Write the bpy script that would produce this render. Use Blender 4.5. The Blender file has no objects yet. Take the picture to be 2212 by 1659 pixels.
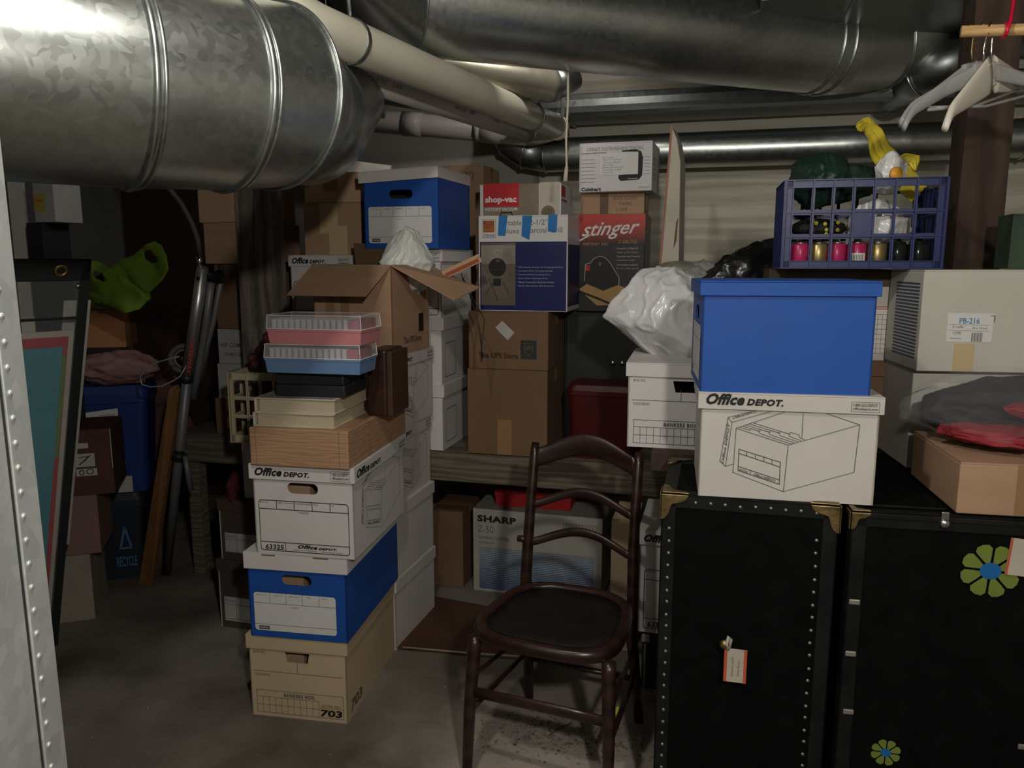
import bpy, bmesh, math, random
from mathutils import Vector, Matrix, noise
SC = bpy.context.scene
COL = SC.collection
PI = math.pi
rnd = random.Random(7)

# ------------------------------------------------------------------ camera, world, light
H = 1.47                      # camera height
PITCH = math.radians(9.0)     # looking slightly down
FPX = 1660.0                  # focal length in pixels of the 2212x1659 frame
cam_d = bpy.data.cameras.new('camera'); cam = bpy.data.objects.new('camera', cam_d); COL.objects.link(cam)
cam_d.sensor_fit = 'HORIZONTAL'; cam_d.sensor_width = 36.0; cam_d.lens = 36.0 * FPX / 2212.0
cam_d.clip_start = 0.02
cam.location = (0, 0, H); cam.rotation_euler = (PI/2 - PITCH, 0, 0)
SC.camera = cam
world = bpy.data.worlds.new('world'); SC.world = world; world.use_nodes = True
world.node_tree.nodes['Background'].inputs[0].default_value = (0.55, 0.56, 0.52, 1)
world.node_tree.nodes['Background'].inputs[1].default_value = 0.005
SC.view_settings.view_transform = 'Standard'; SC.view_settings.look = 'None'
SC.view_settings.gamma = 1.0; SC.view_settings.use_curve_mapping = False
SC.view_settings.exposure = 0.0

def lamp(name, kind, loc, energy, col, size):
    d = bpy.data.lights.new(name, kind); d.energy = energy; d.color = col
    if kind == 'POINT': d.shadow_soft_size = size
    else: d.size = size
    o = bpy.data.objects.new(name, d); o.location = loc; COL.objects.link(o); return o
BULB = (0.36, -0.40, 1.99)
lamp('bulb_light', 'POINT', BULB, 84.0, (1.0, 0.95, 0.885), 0.05)
BULB2 = (0.26, 3.02, 2.56)
lamp('bulb_light_back', 'POINT', BULB2, 12.0, (1.0, 0.95, 0.88), 0.04)
BULB3 = (-0.29, 0.90, 2.46)
lamp('bulb_light_duct', 'POINT', BULB3, 34.0, (1.0, 0.97, 0.90), 0.04)

cp, sp = math.cos(PITCH), math.sin(PITCH)
def ray(u, v):
    a = (u-1106)/FPX; b = (829.5-v)/FPX
    return Vector((a, cp + b*sp, -sp + b*cp))
def P(u, v, Y):
    "world point seen at photo coordinate (u,v) standing Y metres in front"
    r = ray(u, v); return Vector((0, 0, H)) + r*(Y/r.y)
def PZ(u, v, z):
    r = ray(u, v); return Vector((0, 0, H)) + r*((z-H)/r.z)
def PF(u, v, f):
    return Vector((0, 0, H)) + ray(u, v)*f
def zat(v, Y): return P(1106, v, Y).z
def xat(u, Y, z): return (u-1106)/FPX*(Y*cp - (z-H)*sp)

# ------------------------------------------------------------------ materials
MATS = {}
def mat(key, col, rough=0.6, metal=0.0, var=0.10, vs=6.0, bump=0.15, bs=60.0, spec=0.3, alpha=1.0, trans=0.0, stretch=None, col2=None, sub=0.0):
    if key in MATS: return MATS[key]
    m = bpy.data.materials.new(key); m.use_nodes = True; nt = m.node_tree; N = nt.nodes; L = nt.links
    b = N['Principled BSDF']
    tc = N.new('ShaderNodeTexCoord'); mp = N.new('ShaderNodeMapping'); L.new(tc.outputs['Object'], mp.inputs[0])
    if stretch: mp.inputs['Scale'].default_value = stretch
    nz = N.new('ShaderNodeTexNoise'); nz.inputs['Scale'].default_value = vs; nz.inputs['Detail'].default_value = 6
    L.new(mp.outputs[0], nz.inputs[0])
    rp = N.new('ShaderNodeValToRGB'); L.new(nz.outputs[0], rp.inputs[0])
    rp.color_ramp.elements[0].position = 0.3; rp.color_ramp.elements[1].position = 0.7
    c2 = col2 if col2 else tuple(min(1, c*(1+var)) for c in col)
    rp.color_ramp.elements[0].color = (*[c*(1-var) for c in col], 1) if not col2 else (*col, 1)
    rp.color_ramp.elements[1].color = (*c2, 1)
    L.new(rp.outputs[0], b.inputs['Base Color'])
    b.inputs['Roughness'].default_value = rough; b.inputs['Metallic'].default_value = metal
    b.inputs['Specular IOR Level'].default_value = spec
    b.inputs['Alpha'].default_value = alpha
    b.inputs['Transmission Weight'].default_value = trans
    if bump > 0:
        n2 = N.new('ShaderNodeTexNoise'); n2.inputs['Scale'].default_value = bs; n2.inputs['Detail'].default_value = 4
        L.new(mp.outputs[0], n2.inputs[0])
        bp = N.new('ShaderNodeBump'); bp.inputs['Strength'].default_value = bump; bp.inputs['Distance'].default_value = 0.004
        L.new(n2.outputs[0], bp.inputs['Height']); L.new(bp.outputs[0], b.inputs['Normal'])
    MATS[key] = m; return m

def galv(key, base=(0.52, 0.55, 0.52), rough=0.30, spangle=75.0, metal=0.95):
    "galvanised sheet steel: zinc spangles change the gloss and tone from crystal to crystal"
    if key in MATS: return MATS[key]
    m = bpy.data.materials.new(key); m.use_nodes = True; nt = m.node_tree; N = nt.nodes; L = nt.links
    b = N['Principled BSDF']; b.inputs['Metallic'].default_value = metal
    tc = N.new('ShaderNodeTexCoord')
    nz = N.new('ShaderNodeTexNoise'); nz.inputs['Scale'].default_value = 14; L.new(tc.outputs['Object'], nz.inputs[0])
    mix = N.new('ShaderNodeMixRGB'); mix.inputs[0].default_value = 0.06; L.new(tc.outputs['Object'], mix.inputs[1]); L.new(nz.outputs['Color'], mix.inputs[2])
    vo = N.new('ShaderNodeTexVoronoi'); vo.inputs['Scale'].default_value = spangle; L.new(mix.outputs[0], vo.inputs[0])
    rgb = N.new('ShaderNodeRGBToBW'); L.new(vo.outputs['Color'], rgb.inputs[0])
    rr = N.new('ShaderNodeMapRange'); rr.inputs['To Min'].default_value = rough-0.02; rr.inputs['To Max'].default_value = rough+0.05
    L.new(rgb.outputs[0], rr.inputs[0]); L.new(rr.outputs[0], b.inputs['Roughness'])
    cr = N.new('ShaderNodeValToRGB'); cr.color_ramp.elements[0].color = (*[c*0.90 for c in base], 1); cr.color_ramp.elements[1].color = (*[min(1, c*1.07) for c in base], 1)
    L.new(rgb.outputs[0], cr.inputs[0])
    big = N.new('ShaderNodeTexNoise'); big.inputs['Scale'].default_value = 4.5; big.inputs['Detail'].default_value = 8; L.new(tc.outputs['Object'], big.inputs[0])
    mr = N.new('ShaderNodeMapRange'); mr.inputs['From Min'].default_value = .35; mr.inputs['From Max'].default_value = .65; mr.inputs['To Min'].default_value = .84; mr.inputs['To Max'].default_value = 1.05
    L.new(big.outputs[0], mr.inputs[0])
    mu = N.new('ShaderNodeMixRGB'); mu.blend_type = 'MULTIPLY'; mu.inputs[0].default_value = 1
    L.new(cr.outputs[0], mu.inputs[1]); L.new(mr.outputs[0], mu.inputs[2]); L.new(mu.outputs[0], b.inputs['Base Color'])
    bp = N.new('ShaderNodeBump'); bp.inputs['Strength'].default_value = 0.025; bp.inputs['Distance'].default_value = 0.002
    L.new(rgb.outputs[0], bp.inputs['Height'])
    n3 = N.new('ShaderNodeTexNoise'); n3.inputs['Scale'].default_value = 7; L.new(tc.outputs['Object'], n3.inputs[0])
    bp2 = N.new('ShaderNodeBump'); bp2.inputs['Strength'].default_value = 0.07; bp2.inputs['Distance'].default_value = 0.02
    L.new(n3.outputs[0], bp2.inputs['Height']); L.new(bp.outputs[0], bp2.inputs['Normal']); L.new(bp2.outputs[0], b.inputs['Normal'])
    MATS[key] = m; return m

def wood(key, dark, light, scale=(1, 1, 1), ws=9.0, rough=0.6, dist=6.0, bump=0.2, axis='Z', det=3.0):
    if key in MATS: return MATS[key]
    m = bpy.data.materials.new(key); m.use_nodes = True; nt = m.node_tree; N = nt.nodes; L = nt.links
    b = N['Principled BSDF']; b.inputs['Roughness'].default_value = rough
    tc = N.new('ShaderNodeTexCoord'); mp = N.new('ShaderNodeMapping'); mp.inputs['Scale'].default_value = scale; L.new(tc.outputs['Object'], mp.inputs[0])
    wv = N.new('ShaderNodeTexWave'); wv.bands_direction = axis; wv.inputs['Scale'].default_value = ws; wv.inputs['Distortion'].default_value = dist; wv.inputs['Detail'].default_value = det; wv.inputs['Detail Scale'].default_value = 1.5
    L.new(mp.outputs[0], wv.inputs[0])
    nz = N.new('ShaderNodeTexNoise'); nz.inputs['Scale'].default_value = 30; nz.inputs['Detail'].default_value = 8; L.new(mp.outputs[0], nz.inputs[0])
    mx = N.new('ShaderNodeMath'); mx.operation = 'MULTIPLY_ADD'; mx.inputs[1].default_value = 0.55; L.new(wv.outputs[1], mx.inputs[0])
    m2 = N.new('ShaderNodeMath'); m2.operation = 'MULTIPLY'; m2.inputs[1].default_value = 0.5; L.new(nz.outputs[0], m2.inputs[0]); L.new(m2.outputs[0], mx.inputs[2])
    rp = N.new('ShaderNodeValToRGB'); rp.color_ramp.elements[0].color = (*dark, 1); rp.color_ramp.elements[1].color = (*light, 1)
    rp.color_ramp.elements[0].position = .1; rp.color_ramp.elements[1].position = .85
    L.new(mx.outputs[0], rp.inputs[0]); L.new(rp.outputs[0], b.inputs['Base Color'])
    bp = N.new('ShaderNodeBump'); bp.inputs['Strength'].default_value = bump; bp.inputs['Distance'].default_value = .004
    L.new(mx.outputs[0], bp.inputs['Height']); L.new(bp.outputs[0], b.inputs['Normal'])
    MATS[key] = m; return m

def film(key, col, alpha=0.35, rough=0.18):
    if key in MATS: return MATS[key]
    m = bpy.data.materials.new(key); m.use_nodes = True; N = m.node_tree.nodes; L = m.node_tree.links
    b = N['Principled BSDF']; b.inputs['Base Color'].default_value = (*col, 1); b.inputs['Roughness'].default_value = rough
    b.inputs['Alpha'].default_value = alpha
    tc = N.new('ShaderNodeTexCoord'); nz = N.new('ShaderNodeTexNoise'); nz.inputs['Scale'].default_value = 22; nz.inputs['Detail'].default_value = 4
    mp = N.new('ShaderNodeMapping'); mp.inputs['Scale'].default_value = (1, 1, .35); mp.inputs['Rotation'].default_value = (.4, .5, .2)
    L.new(tc.outputs['Object'], mp.inputs[0]); L.new(mp.outputs[0], nz.inputs[0])
    bp = N.new('ShaderNodeBump'); bp.inputs['Strength'].default_value = .6; bp.inputs['Distance'].default_value = .01
    L.new(nz.outputs[0], bp.inputs['Height']); L.new(bp.outputs[0], b.inputs['Normal'])
    MATS[key] = m; return m

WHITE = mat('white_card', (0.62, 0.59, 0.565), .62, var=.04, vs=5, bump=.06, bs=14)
WHITE2 = mat('white_card_old', (0.55, 0.52, 0.475), .65, var=.07, vs=4, bump=.1, bs=12)
CREAM = mat('cream_card', (0.50, 0.39, 0.25), .7, var=.06, vs=4, bump=.08, bs=12)
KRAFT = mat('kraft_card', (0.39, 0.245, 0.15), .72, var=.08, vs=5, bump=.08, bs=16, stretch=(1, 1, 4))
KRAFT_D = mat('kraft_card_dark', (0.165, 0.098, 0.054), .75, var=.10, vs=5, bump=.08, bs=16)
KRAFT_L = mat('kraft_card_light', (0.48, 0.315, 0.20), .7, var=.06, vs=5, bump=.08, bs=16)
TAPE = mat('tan_packing_tape', (0.28, 0.165, 0.08), .28, var=.05, bump=.03)
TAPE_L = mat('pale_packing_tape', (0.55, 0.42, 0.24), .3, var=.05, bump=.03)
BLUE = mat('blue_card', (0.014, 0.078, 0.34), .55, var=.05, vs=4, bump=.05, bs=14)
INK = mat('black_ink', (0.015, 0.014, 0.013), .6, var=0, bump=0)
INKG = mat('grey_ink', (0.10, 0.095, 0.09), .6, var=0, bump=0)
INKB = mat('blue_ink', (0.06, 0.16, 0.33), .6, var=0, bump=0)
RED = mat('red_ink', (0.42, 0.02, 0.02), .5, var=.05, bump=0)
PAPER = mat('white_paper', (0.66, 0.65, 0.62), .6, var=.03, bump=.03)
PAPER_D = mat('grey_paper', (0.42, 0.41, 0.38), .6, var=.05, bump=.03)
DARK = mat('void_shade_card', (0.02, 0.018, 0.015), .9, var=.1, bump=0)  # box contents coloured near black as the shade seen through handle holes
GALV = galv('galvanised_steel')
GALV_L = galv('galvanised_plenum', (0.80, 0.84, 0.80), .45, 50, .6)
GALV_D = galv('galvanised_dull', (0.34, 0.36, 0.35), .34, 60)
STEEL = mat('bare_steel', (.5, .5, .48), .3, 1.0, var=.1, bump=.05)
CHROME = mat('chrome_wire', (.75, .75, .72), .15, 1.0, var=.02, bump=0)
BRASS = mat('brass_fitting', (.26, .19, .085), .45, 1.0, var=.5, vs=30, bump=.3, bs=70)
PVC = mat('white_pvc', (0.62, 0.59, 0.47), .38, var=.05, vs=5, bump=.04, bs=10)
PVC2 = mat('grey_white_pvc', (0.50, 0.46, 0.43), .4, var=.05, vs=5, bump=.04, bs=10)
BLACKP = mat('black_plastic', (0.02, 0.022, 0.024), .4, var=.1, bump=.06)
BLACKT = mat('black_trunk_cloth', (0.003, 0.0038, 0.0034), .8, spec=.07, var=.35, vs=18, bump=.25, bs=120)
TRUNKTOP = mat('worn_trunk_edge', (0.008, 0.0085, 0.008), .55, spec=.18, var=.5, vs=14, bump=.25, bs=90)
CHAIRW = wood('mahogany_stain', (0.012, 0.005, 0.0035), (0.036, 0.016, 0.011), (1, 1, 1), 5, .3, 4, .08)
SEATW = mat('worn_seat_ply', (0.014, 0.010, 0.008), .5, var=.35, vs=16, bump=.3, bs=60)
POSTW = wood('rough_post_wood', (0.06, 0.046, 0.038), (0.20, 0.16, 0.13), (3, 3, .5), 2, .85, 14, .8, 'X', 8)
POSTD = wood('dark_post_wood', (0.03, 0.014, 0.008), (0.065, 0.036, 0.021), (2, 2, .35), 2, .8, 14, .5, 'X', 7)
SHELFW = wood('grey_shelf_wood', (0.07, 0.055, 0.035), (0.16, 0.135, 0.095), (.3, 2, 4), 3, .85, 12, .5, 'Z', 6)
JOISTW = wood('joist_wood', (0.02, 0.013, 0.009), (0.07, 0.045, 0.03), (5, .7, 5), 2, .85, 6, .4, 'X', 4)
RODW = wood('dowel_wood', (.42, .24, .09), (.60, .38, .16), (1, 8, 8), 3, .5, 3, .1)
OAK = wood('oak_contact_paper', (.34, .19, .10), (.46, .28, .165), (.5, .5, 3.2), 9, .5, 10, .05, 'Z', 3)

# ------------------------------------------------------------------ object helpers
def link(o, parent=None):
    COL.objects.link(o)
    if parent is not None: o.parent = parent
    return o
def tag(o, label=None, cat=None, group=None, kind=None):
    if label: o['label'] = label
    if cat: o['category'] = cat
    if group: o['group'] = group
    if kind: o['kind'] = kind
    return o
def thing(name, label, cat, loc=(0, 0, 0), yaw=0.0, group=None, rot=None):
    o = bpy.data.objects.new(name, None); link(o); o.location = loc
    o.rotation_euler = rot if rot else (0, 0, math.radians(yaw)); o.empty_display_size = .05
    return tag(o, label, cat, group)
def dup_tree(o, parent=None):
    c = o.copy(); COL.objects.link(c); c.parent = parent
    for ch in [k for k in bpy.data.objects if k.parent == o]: dup_tree(ch, c)
    return c

class MB:
    def __init__(s): s.bm = bmesh.new()
    def box(s, x0, y0, z0, x1, y1, z1, M=None):
        vs = [Vector((x, y, z)) for z in (z0, z1) for y in (y0, y1) for x in (x0, x1)]
        if M: vs = [M @ v for v in vs]
        b = [s.bm.verts.new(v) for v in vs]
        for f in ((0, 2, 3, 1), (4, 5, 7, 6), (0, 1, 5, 4), (2, 6, 7, 3), (0, 4, 6, 2), (1, 3, 7, 5)): s.bm.faces.new([b[i] for i in f])
        return s
    def poly(s, pts):
        b = [s.bm.verts.new(Vector(p)) for p in pts]
        try: s.bm.faces.new(b)
        except Exception: pass
        return s
    def prism(s, pts, vec):
        "polygon pts (3D, planar) extruded by vec"
        vec = Vector(vec); n = len(pts)
        a = [s.bm.verts.new(Vector(p)) for p in pts]; c = [s.bm.verts.new(Vector(p)+vec) for p in pts]
        s.bm.faces.new(a); s.bm.faces.new(c[::-1])
        for i in range(n): s.bm.faces.new((a[i], c[i], c[(i+1) % n], a[(i+1) % n]))
        return s
    def loft(s, rings, closed=True, cap=True):
        R = [[s.bm.verts.new(p) for p in r] for r in rings]; n = len(R[0])
        for i in range(len(R)-1):
            for j in range(n if closed else n-1):
                k = (j+1) % n
                s.bm.faces.new((R[i][j], R[i][k], R[i+1][k], R[i+1][j]))
        if cap and closed: s.bm.faces.new(R[0][::-1]); s.bm.faces.new(R[-1])
        return s
    def tube(s, pts, r, seg=12, cap=True, flat=1.0, up=None):
        pts = [Vector(p) for p in pts]; n = len(pts)
        rr = r if isinstance(r, (list, tuple)) else [r]*n
        rings = []; u = None
        for i, p in enumerate(pts):
            t = (pts[min(i+1, n-1)] - pts[max(i-1, 0)]).normalized()
            if u is None:
                u = Vector(up) if up else (Vector((0, 0, 1)) if abs(t.z) < .9 else Vector((1, 0, 0)))
            u = (u - t*u.dot(t)).normalized(); w = t.cross(u)
            rings.append([p + (u*math.cos(a) + w*math.sin(a)*flat)*rr[i] for a in [2*PI*k/seg for k in range(seg)]])
        return s.loft(rings, True, cap)
    def ring(s, c, nrm, R, r, seg=48, s2=8, flat=1.0):
        nrm = Vector(nrm).normalized(); c = Vector(c)
        u = nrm.orthogonal().normalized(); w = nrm.cross(u)
        vs = []
        for i in range(seg):
            a = 2*PI*i/seg; d = u*math.cos(a)+w*math.sin(a)
            vs.append([s.bm.verts.new(c + d*(R + r*math.cos(b)) + nrm*r*flat*math.sin(b)) for b in [2*PI*k/s2 for k in range(s2)]])
        for i in range(seg):
            for j in range(s2):
                s.bm.faces.new((vs[i][j], vs[(i+1) % seg][j], vs[(i+1) % seg][(j+1) % s2], vs[i][(j+1) % s2]))
        return s
    def lathe(s, prof, c=(0, 0, 0), seg=24, axis=None):
        c = Vector(c); ax = Vector(axis).normalized() if axis else Vector((0, 0, 1))
        u = ax.orthogonal().normalized(); w = ax.cross(u)
        rings = [[c + ax*z + (u*math.cos(2*PI*k/seg) + w*math.sin(2*PI*k/seg))*max(r, .0004) for k in range(seg)] for r, z in prof]
        return s.loft(rings)
    def build(s, name, m, parent=None, smooth=False, bev=0.0, seg=2, sub=0):
        bmesh.ops.recalc_face_normals(s.bm, faces=s.bm.faces)
        me = bpy.data.meshes.new(name); s.bm.to_mesh(me); s.bm.free()
        me.materials.append(m)
        if smooth:
            for p in me.polygons: p.use_smooth = True
        o = bpy.data.objects.new(name, me); link(o, parent)
        if bev:
            md = o.modifiers.new('bevel', 'BEVEL'); md.width = bev; md.segments = seg; md.limit_method = 'ANGLE'; md.angle_limit = math.radians(40)
            md.harden_normals = False
        if sub:
            md = o.modifiers.new('sub', 'SUBSURF'); md.levels = sub; md.render_levels = sub
        return o

def smooth_angle(o, deg=35):
    me = o.data
    bm = bmesh.new(); bm.from_mesh(me)
    for e in bm.edges:
        if len(e.link_faces) == 2 and e.calc_face_angle(0) > math.radians(deg): e.smooth = False
    for f in bm.faces: f.smooth = True
    bm.to_mesh(me); bm.free(); return o

TXT = {}
def text_mesh(s, shear=0.0, bold=0.0, space=1.0):
    k = (s, shear, bold, space)
    if k in TXT: return TXT[k]
    c = bpy.data.curves.new('t', 'FONT'); c.body = s; c.shear = shear; c.offset = bold; c.space_character = space; c.resolution_u = 2; c.size = 1
    o = bpy.data.objects.new('t', c); COL.objects.link(o)
    dg = bpy.context.evaluated_depsgraph_get(); me = bpy.data.meshes.new_from_object(o.evaluated_get(dg))
    vs = [(v.co.x, v.co.y) for v in me.vertices]; fs = [tuple(p.vertices) for p in me.polygons]
    bpy.data.objects.remove(o); bpy.data.curves.remove(c); bpy.data.meshes.remove(me)
    if vs:
        x0 = min(v[0] for v in vs); x1 = max(v[0] for v in vs); y0 = min(v[1] for v in vs); y1 = max(v[1] for v in vs)
        vs = [((x-x0)/(x1-x0+1e-9), (y-y0)/(y1-y0+1e-9)) for x, y in vs]
    TXT[k] = (vs, fs); return TXT[k]

class Deco:
    "flat print, labels and tape on one face of a box"
    def __init__(s, O, U, V, N, eps=.0009):
        s.O, s.U, s.V, s.N = Vector(O), Vector(U), Vector(V), Vector(N); s.e = eps; s.m = {}
    SEP = ('blue_tape_strip', 'packing_tape', 'lid_slot', 'red_stripe', 'panel_seam', 'printed_number', 'red_logo_panel', 'printed_emblem')
    def _b(s, name, m):
        if name in s.SEP: s.n = getattr(s, 'n', 0)+1; return s.m.setdefault((name, s.n), (bmesh.new(), m))[0]
        return s.m.setdefault((name, m.name), (bmesh.new(), m))[0]
    def pt(s, u, v, layer=0): return s.O + s.U*u + s.V*v + s.N*(s.e + layer*.0007)
    def poly(s, name, m, pts, layer=0):
        b = s._b(name, m); vs = [b.verts.new(s.pt(u, v, layer)) for u, v in pts]
        try: b.faces.new(vs)
        except Exception: pass
    def rect(s, name, m, u0, v0, u1, v1, layer=0): s.poly(name, m, [(u0, v0), (u1, v0), (u1, v1), (u0, v1)], layer)
    def rrect(s, name, m, u0, v0, u1, v1, r, layer=0, sx=1):
        s.poly(name, m, rr_pts(u0, v0, u1, v1, r), layer)
    def line(s, name, m, pts, t=.0012, layer=1, closed=False):
        b = s._b(name, m); P_ = list(pts) + ([pts[0]] if closed else [])
        for (a0, b0), (a1, b1) in zip(P_[:-1], P_[1:]):
            d = Vector((a1-a0, b1-b0)); 
            if d.length < 1e-6: continue
            n = Vector((-d.y, d.x)).normalized()*t/2; e = d.normalized()*t/2
            vs = [b.verts.new(s.pt(x, y, layer)) for x, y in ((a0+n.x-e.x, b0+n.y-e.y), (a1+n.x+e.x, b1+n.y+e.y), (a1-n.x+e.x, b1-n.y+e.y), (a0-n.x-e.x, b0-n.y-e.y))]
            b.faces.new(vs)
    def frame(s, name, m, u0, v0, u1, v1, t=.0016, r=.006, layer=1):
        s.line(name, m, rr_pts(u0, v0, u1, v1, r), t, layer, True)
    def text(s, name, m, st, u0, v0, u1, v1, shear=0.0, bold=0.0, layer=1, slope=0.0, space=1.0, rot=None):
        b = s._b(name, m); vs, fs = text_mesh(st, shear, bold, space)
        if rot:   # rot: 2D affine: origin (u0,v0), x-axis vector, y-axis vector
            (ax, ay), (bx, by) = rot
            bv = [b.verts.new(s.pt(u0 + x*ax + y*bx, v0 + x*ay + y*by, layer)) for x, y in vs]
        else:
            bv = [b.verts.new(s.pt(u0 + x*(u1-u0), v0 + y*(v1-v0) + slope*x, layer)) for x, y in vs]
        for f in fs:
            try: b.faces.new([bv[i] for i in f])
            except Exception: pass
    def done(s, parent):
        out = []
        for (name, _), (b, m) in s.m.items():
            for f in b.faces:
                f.normal_update()
                if f.normal.dot(s.N) < 0: f.normal_flip()
            me = bpy.data.meshes.new(name); b.to_mesh(me); b.free(); me.materials.append(m)
            o = bpy.data.objects.new(name, me); link(o, parent); out.append(o)
        s.m = {}; return out
def rr_pts(u0, v0, u1, v1, r, n=5):
    out = []
    for cx, cy, a0 in ((u1-r, v1-r, 0), (u0+r, v1-r, 90), (u0+r, v0+r, 180), (u1-r, v0+r, 270)):
        for k in range(n+1):
            a = math.radians(a0 + 90*k/n); out.append((cx+r*math.cos(a), cy+r*math.sin(a)))
    return out

def spec(uL, uR, Y, z0, vT=None, h=None, yaw=-15.0, d=.40, w=None, uB=None, zr=None, YT=None):
    "size and place of a box from where its front face stands in the room"
    th = math.radians(yaw); c, s = math.cos(th), math.sin(th)
    if h is None: h = zat(vT, YT if YT else Y) - z0
    if zr is None: zr = z0 + h/2
    x0 = xat(uL, Y, zr)
    if w is None:
        a = (uR-1106)/FPX; w = (a*(Y*cp-(zr-H)*sp) - x0)/(c - a*s*cp)
    if uB is not None:
        xr, yr = x0+w*c, Y+w*s; a = (uB-1106)/FPX
        d = (a*(yr*cp-(zr-H)*sp) - xr)/(-s - a*c*cp)
    loc = Vector((x0 + c*w/2 - s*d/2, Y + s*w/2 + c*d/2, z0))
    return dict(w=w, d=d, h=h, loc=loc, yaw=yaw, top=z0+h)

class Box:
    def __init__(s, name, label, cat, S, group=None):
        s.w, s.d, s.h = S['w'], S['d'], S['h']; s.S = S; s.top = S['loc'].z + s.h
        s.root = thing(name, label, cat, S['loc'], S['yaw'], group)
    def face(s, f, grow=0.0, eps=.0009):
        w, d, h = s.w, s.d, s.h; g = grow
        if f == 'front': return Deco((-w/2, -d/2-g, 0), (1, 0, 0), (0, 0, 1), (0, -1, 0), eps)
        if f == 'back': return Deco((w/2, d/2+g, 0), (-1, 0, 0), (0, 0, 1), (0, 1, 0), eps)
        if f == 'right': return Deco((w/2+g, -d/2, 0), (0, 1, 0), (0, 0, 1), (1, 0, 0), eps)
        if f == 'left': return Deco((-w/2-g, d/2, 0), (0, -1, 0), (0, 0, 1), (-1, 0, 0), eps)
        if f == 'top': return Deco((-w/2, -d/2, h+g), (1, 0, 0), (0, 1, 0), (0, 0, 1), eps)

def wall_panel(mb, O, U, V, N, w, h, t, hole=None):
    "one cardboard wall, with a real hole through it if asked"
    O, U, V, N = Vector(O), Vector(U), Vector(V), Vector(N)
    def pt(u, v, k): return O + U*u + V*v - N*(t*k)
    if not hole:
        return mb.prism([pt(0, 0, 0), pt(w, 0, 0), pt(w, h, 0), pt(0, h, 0)], -N*t)
    bm = mb.bm; outer = [(0, 0), (w, 0), (w, h), (0, h)]; layers = []
    for k in (0, 1):
        ov = [bm.verts.new(pt(u, v, k)) for u, v in outer]; hv = [bm.verts.new(pt(u, v, k)) for u, v in hole]
        es = [bm.edges.new((ov[i], ov[(i+1) % 4])) for i in range(4)] + [bm.edges.new((hv[i], hv[(i+1) % len(hv)])) for i in range(len(hv))]
        bmesh.ops.triangle_fill(bm, use_beauty=True, use_dissolve=False, edges=es); layers.append((ov, hv))
    for q in (0, 1):
        a, b = layers[0][q], layers[1][q]; n = len(a)
        for i in range(n):
            try: bm.faces.new((a[i], a[(i+1) % n], b[(i+1) % n], b[i]))
            except Exception: pass

def file_box(name, label, cat, S, body, lidm, hole='slot', faces=('front',), lidh=.048, group=None, over=.007, hy=.70, hx=.5, content=None, liddrop=0, hw=.10, hh=.034):
    b = Box(name, label, cat, S, group); w, d, h = b.w, b.d, b.h; t = .004; bh = h-.004
    def hl(W_):
        u = W_*hx; v = bh*hy
        if hole == 'slot': return rr_pts(u-hw/2, v-hh/2, u+hw/2, v+hh/2, hh/2-.0005)
        if hole == 'trap': return [(u-hw/2+.008, v-hh/2), (u+hw/2-.008, v-hh/2), (u+hw/2, v+hh/2), (u-hw/2, v+hh/2)]
    mb = MB()
    for f, W_ in (('front', w), ('back', w), ('right', d), ('left', d)):
        D = b.face(f); wall_panel(mb, D.O, D.U, D.V, D.N, W_, bh, t, hl(W_) if (f in faces and hole) else None)
    mb.box(-w/2+t, -d/2+t, 0, w/2-t, d/2-t, t)
    mb.build('box_body', body, b.root)
    o = over; lm = MB()
    lm.box(-w/2-o, -d/2-o, h-.004, w/2+o, d/2+o, h)
    for x0, y0, x1, y1 in ((-w/2-o, -d/2-o, w/2+o, -d/2-o+t), (-w/2-o, d/2+o-t, w/2+o, d/2+o), (-w/2-o, -d/2-o+t, -w/2-o+t, d/2+o-t), (w/2+o-t, -d/2-o+t, w/2+o, d/2+o-t)):
        lm.box(x0, y0, h-lidh, x1, y1, h-.004)
    b.lid = lm.build('lid', lidm, b.root, bev=.0015)
    if hole:
        c = MB()
        yy = -d/2+.03
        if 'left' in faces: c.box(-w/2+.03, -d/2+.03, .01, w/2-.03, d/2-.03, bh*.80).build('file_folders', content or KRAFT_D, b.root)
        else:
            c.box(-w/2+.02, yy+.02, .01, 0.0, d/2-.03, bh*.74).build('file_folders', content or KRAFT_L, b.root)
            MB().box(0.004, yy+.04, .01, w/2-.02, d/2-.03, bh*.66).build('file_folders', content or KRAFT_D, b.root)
    b.lidh = lidh; b.over = over
    return b

def carton(name, label, cat, S, m=None, group=None, tape=True, tapem=None, flaps=True):
    "taped shut cardboard box"
    m = m or KRAFT
    b = Box(name, label, cat, S, group); w, d, h = b.w, b.d, b.h
    MB().box(-w/2, -d/2, 0, w/2, d/2, h-.005).build('box_body', m, b.root, bev=.003)
    if flaps:
        MB().box(-w/2+.001, -d/2+.001, h-.005, w/2-.001, -.0015, h-.0008).build('top_flap', m, b.root)
        MB().box(-w/2+.001, .0015, h-.005, w/2-.001, d/2-.001, h-.0008).build('top_flap', m, b.root)
    if tape:
        # tape runs along the top seam and folds down both ends
        tm = tapem or TAPE; q = MB(); tw = .026
        q.box(-w/2-.0006, -tw, h-.0008, w/2+.0006, tw, h)
        q.box(-w/2-.0006, -tw, h-.06, -w/2, tw, h); q.box(w/2, -tw, h-.06, w/2+.0006, tw, h)
        q.build('packing_tape', tm, b.root)
    return b

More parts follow.
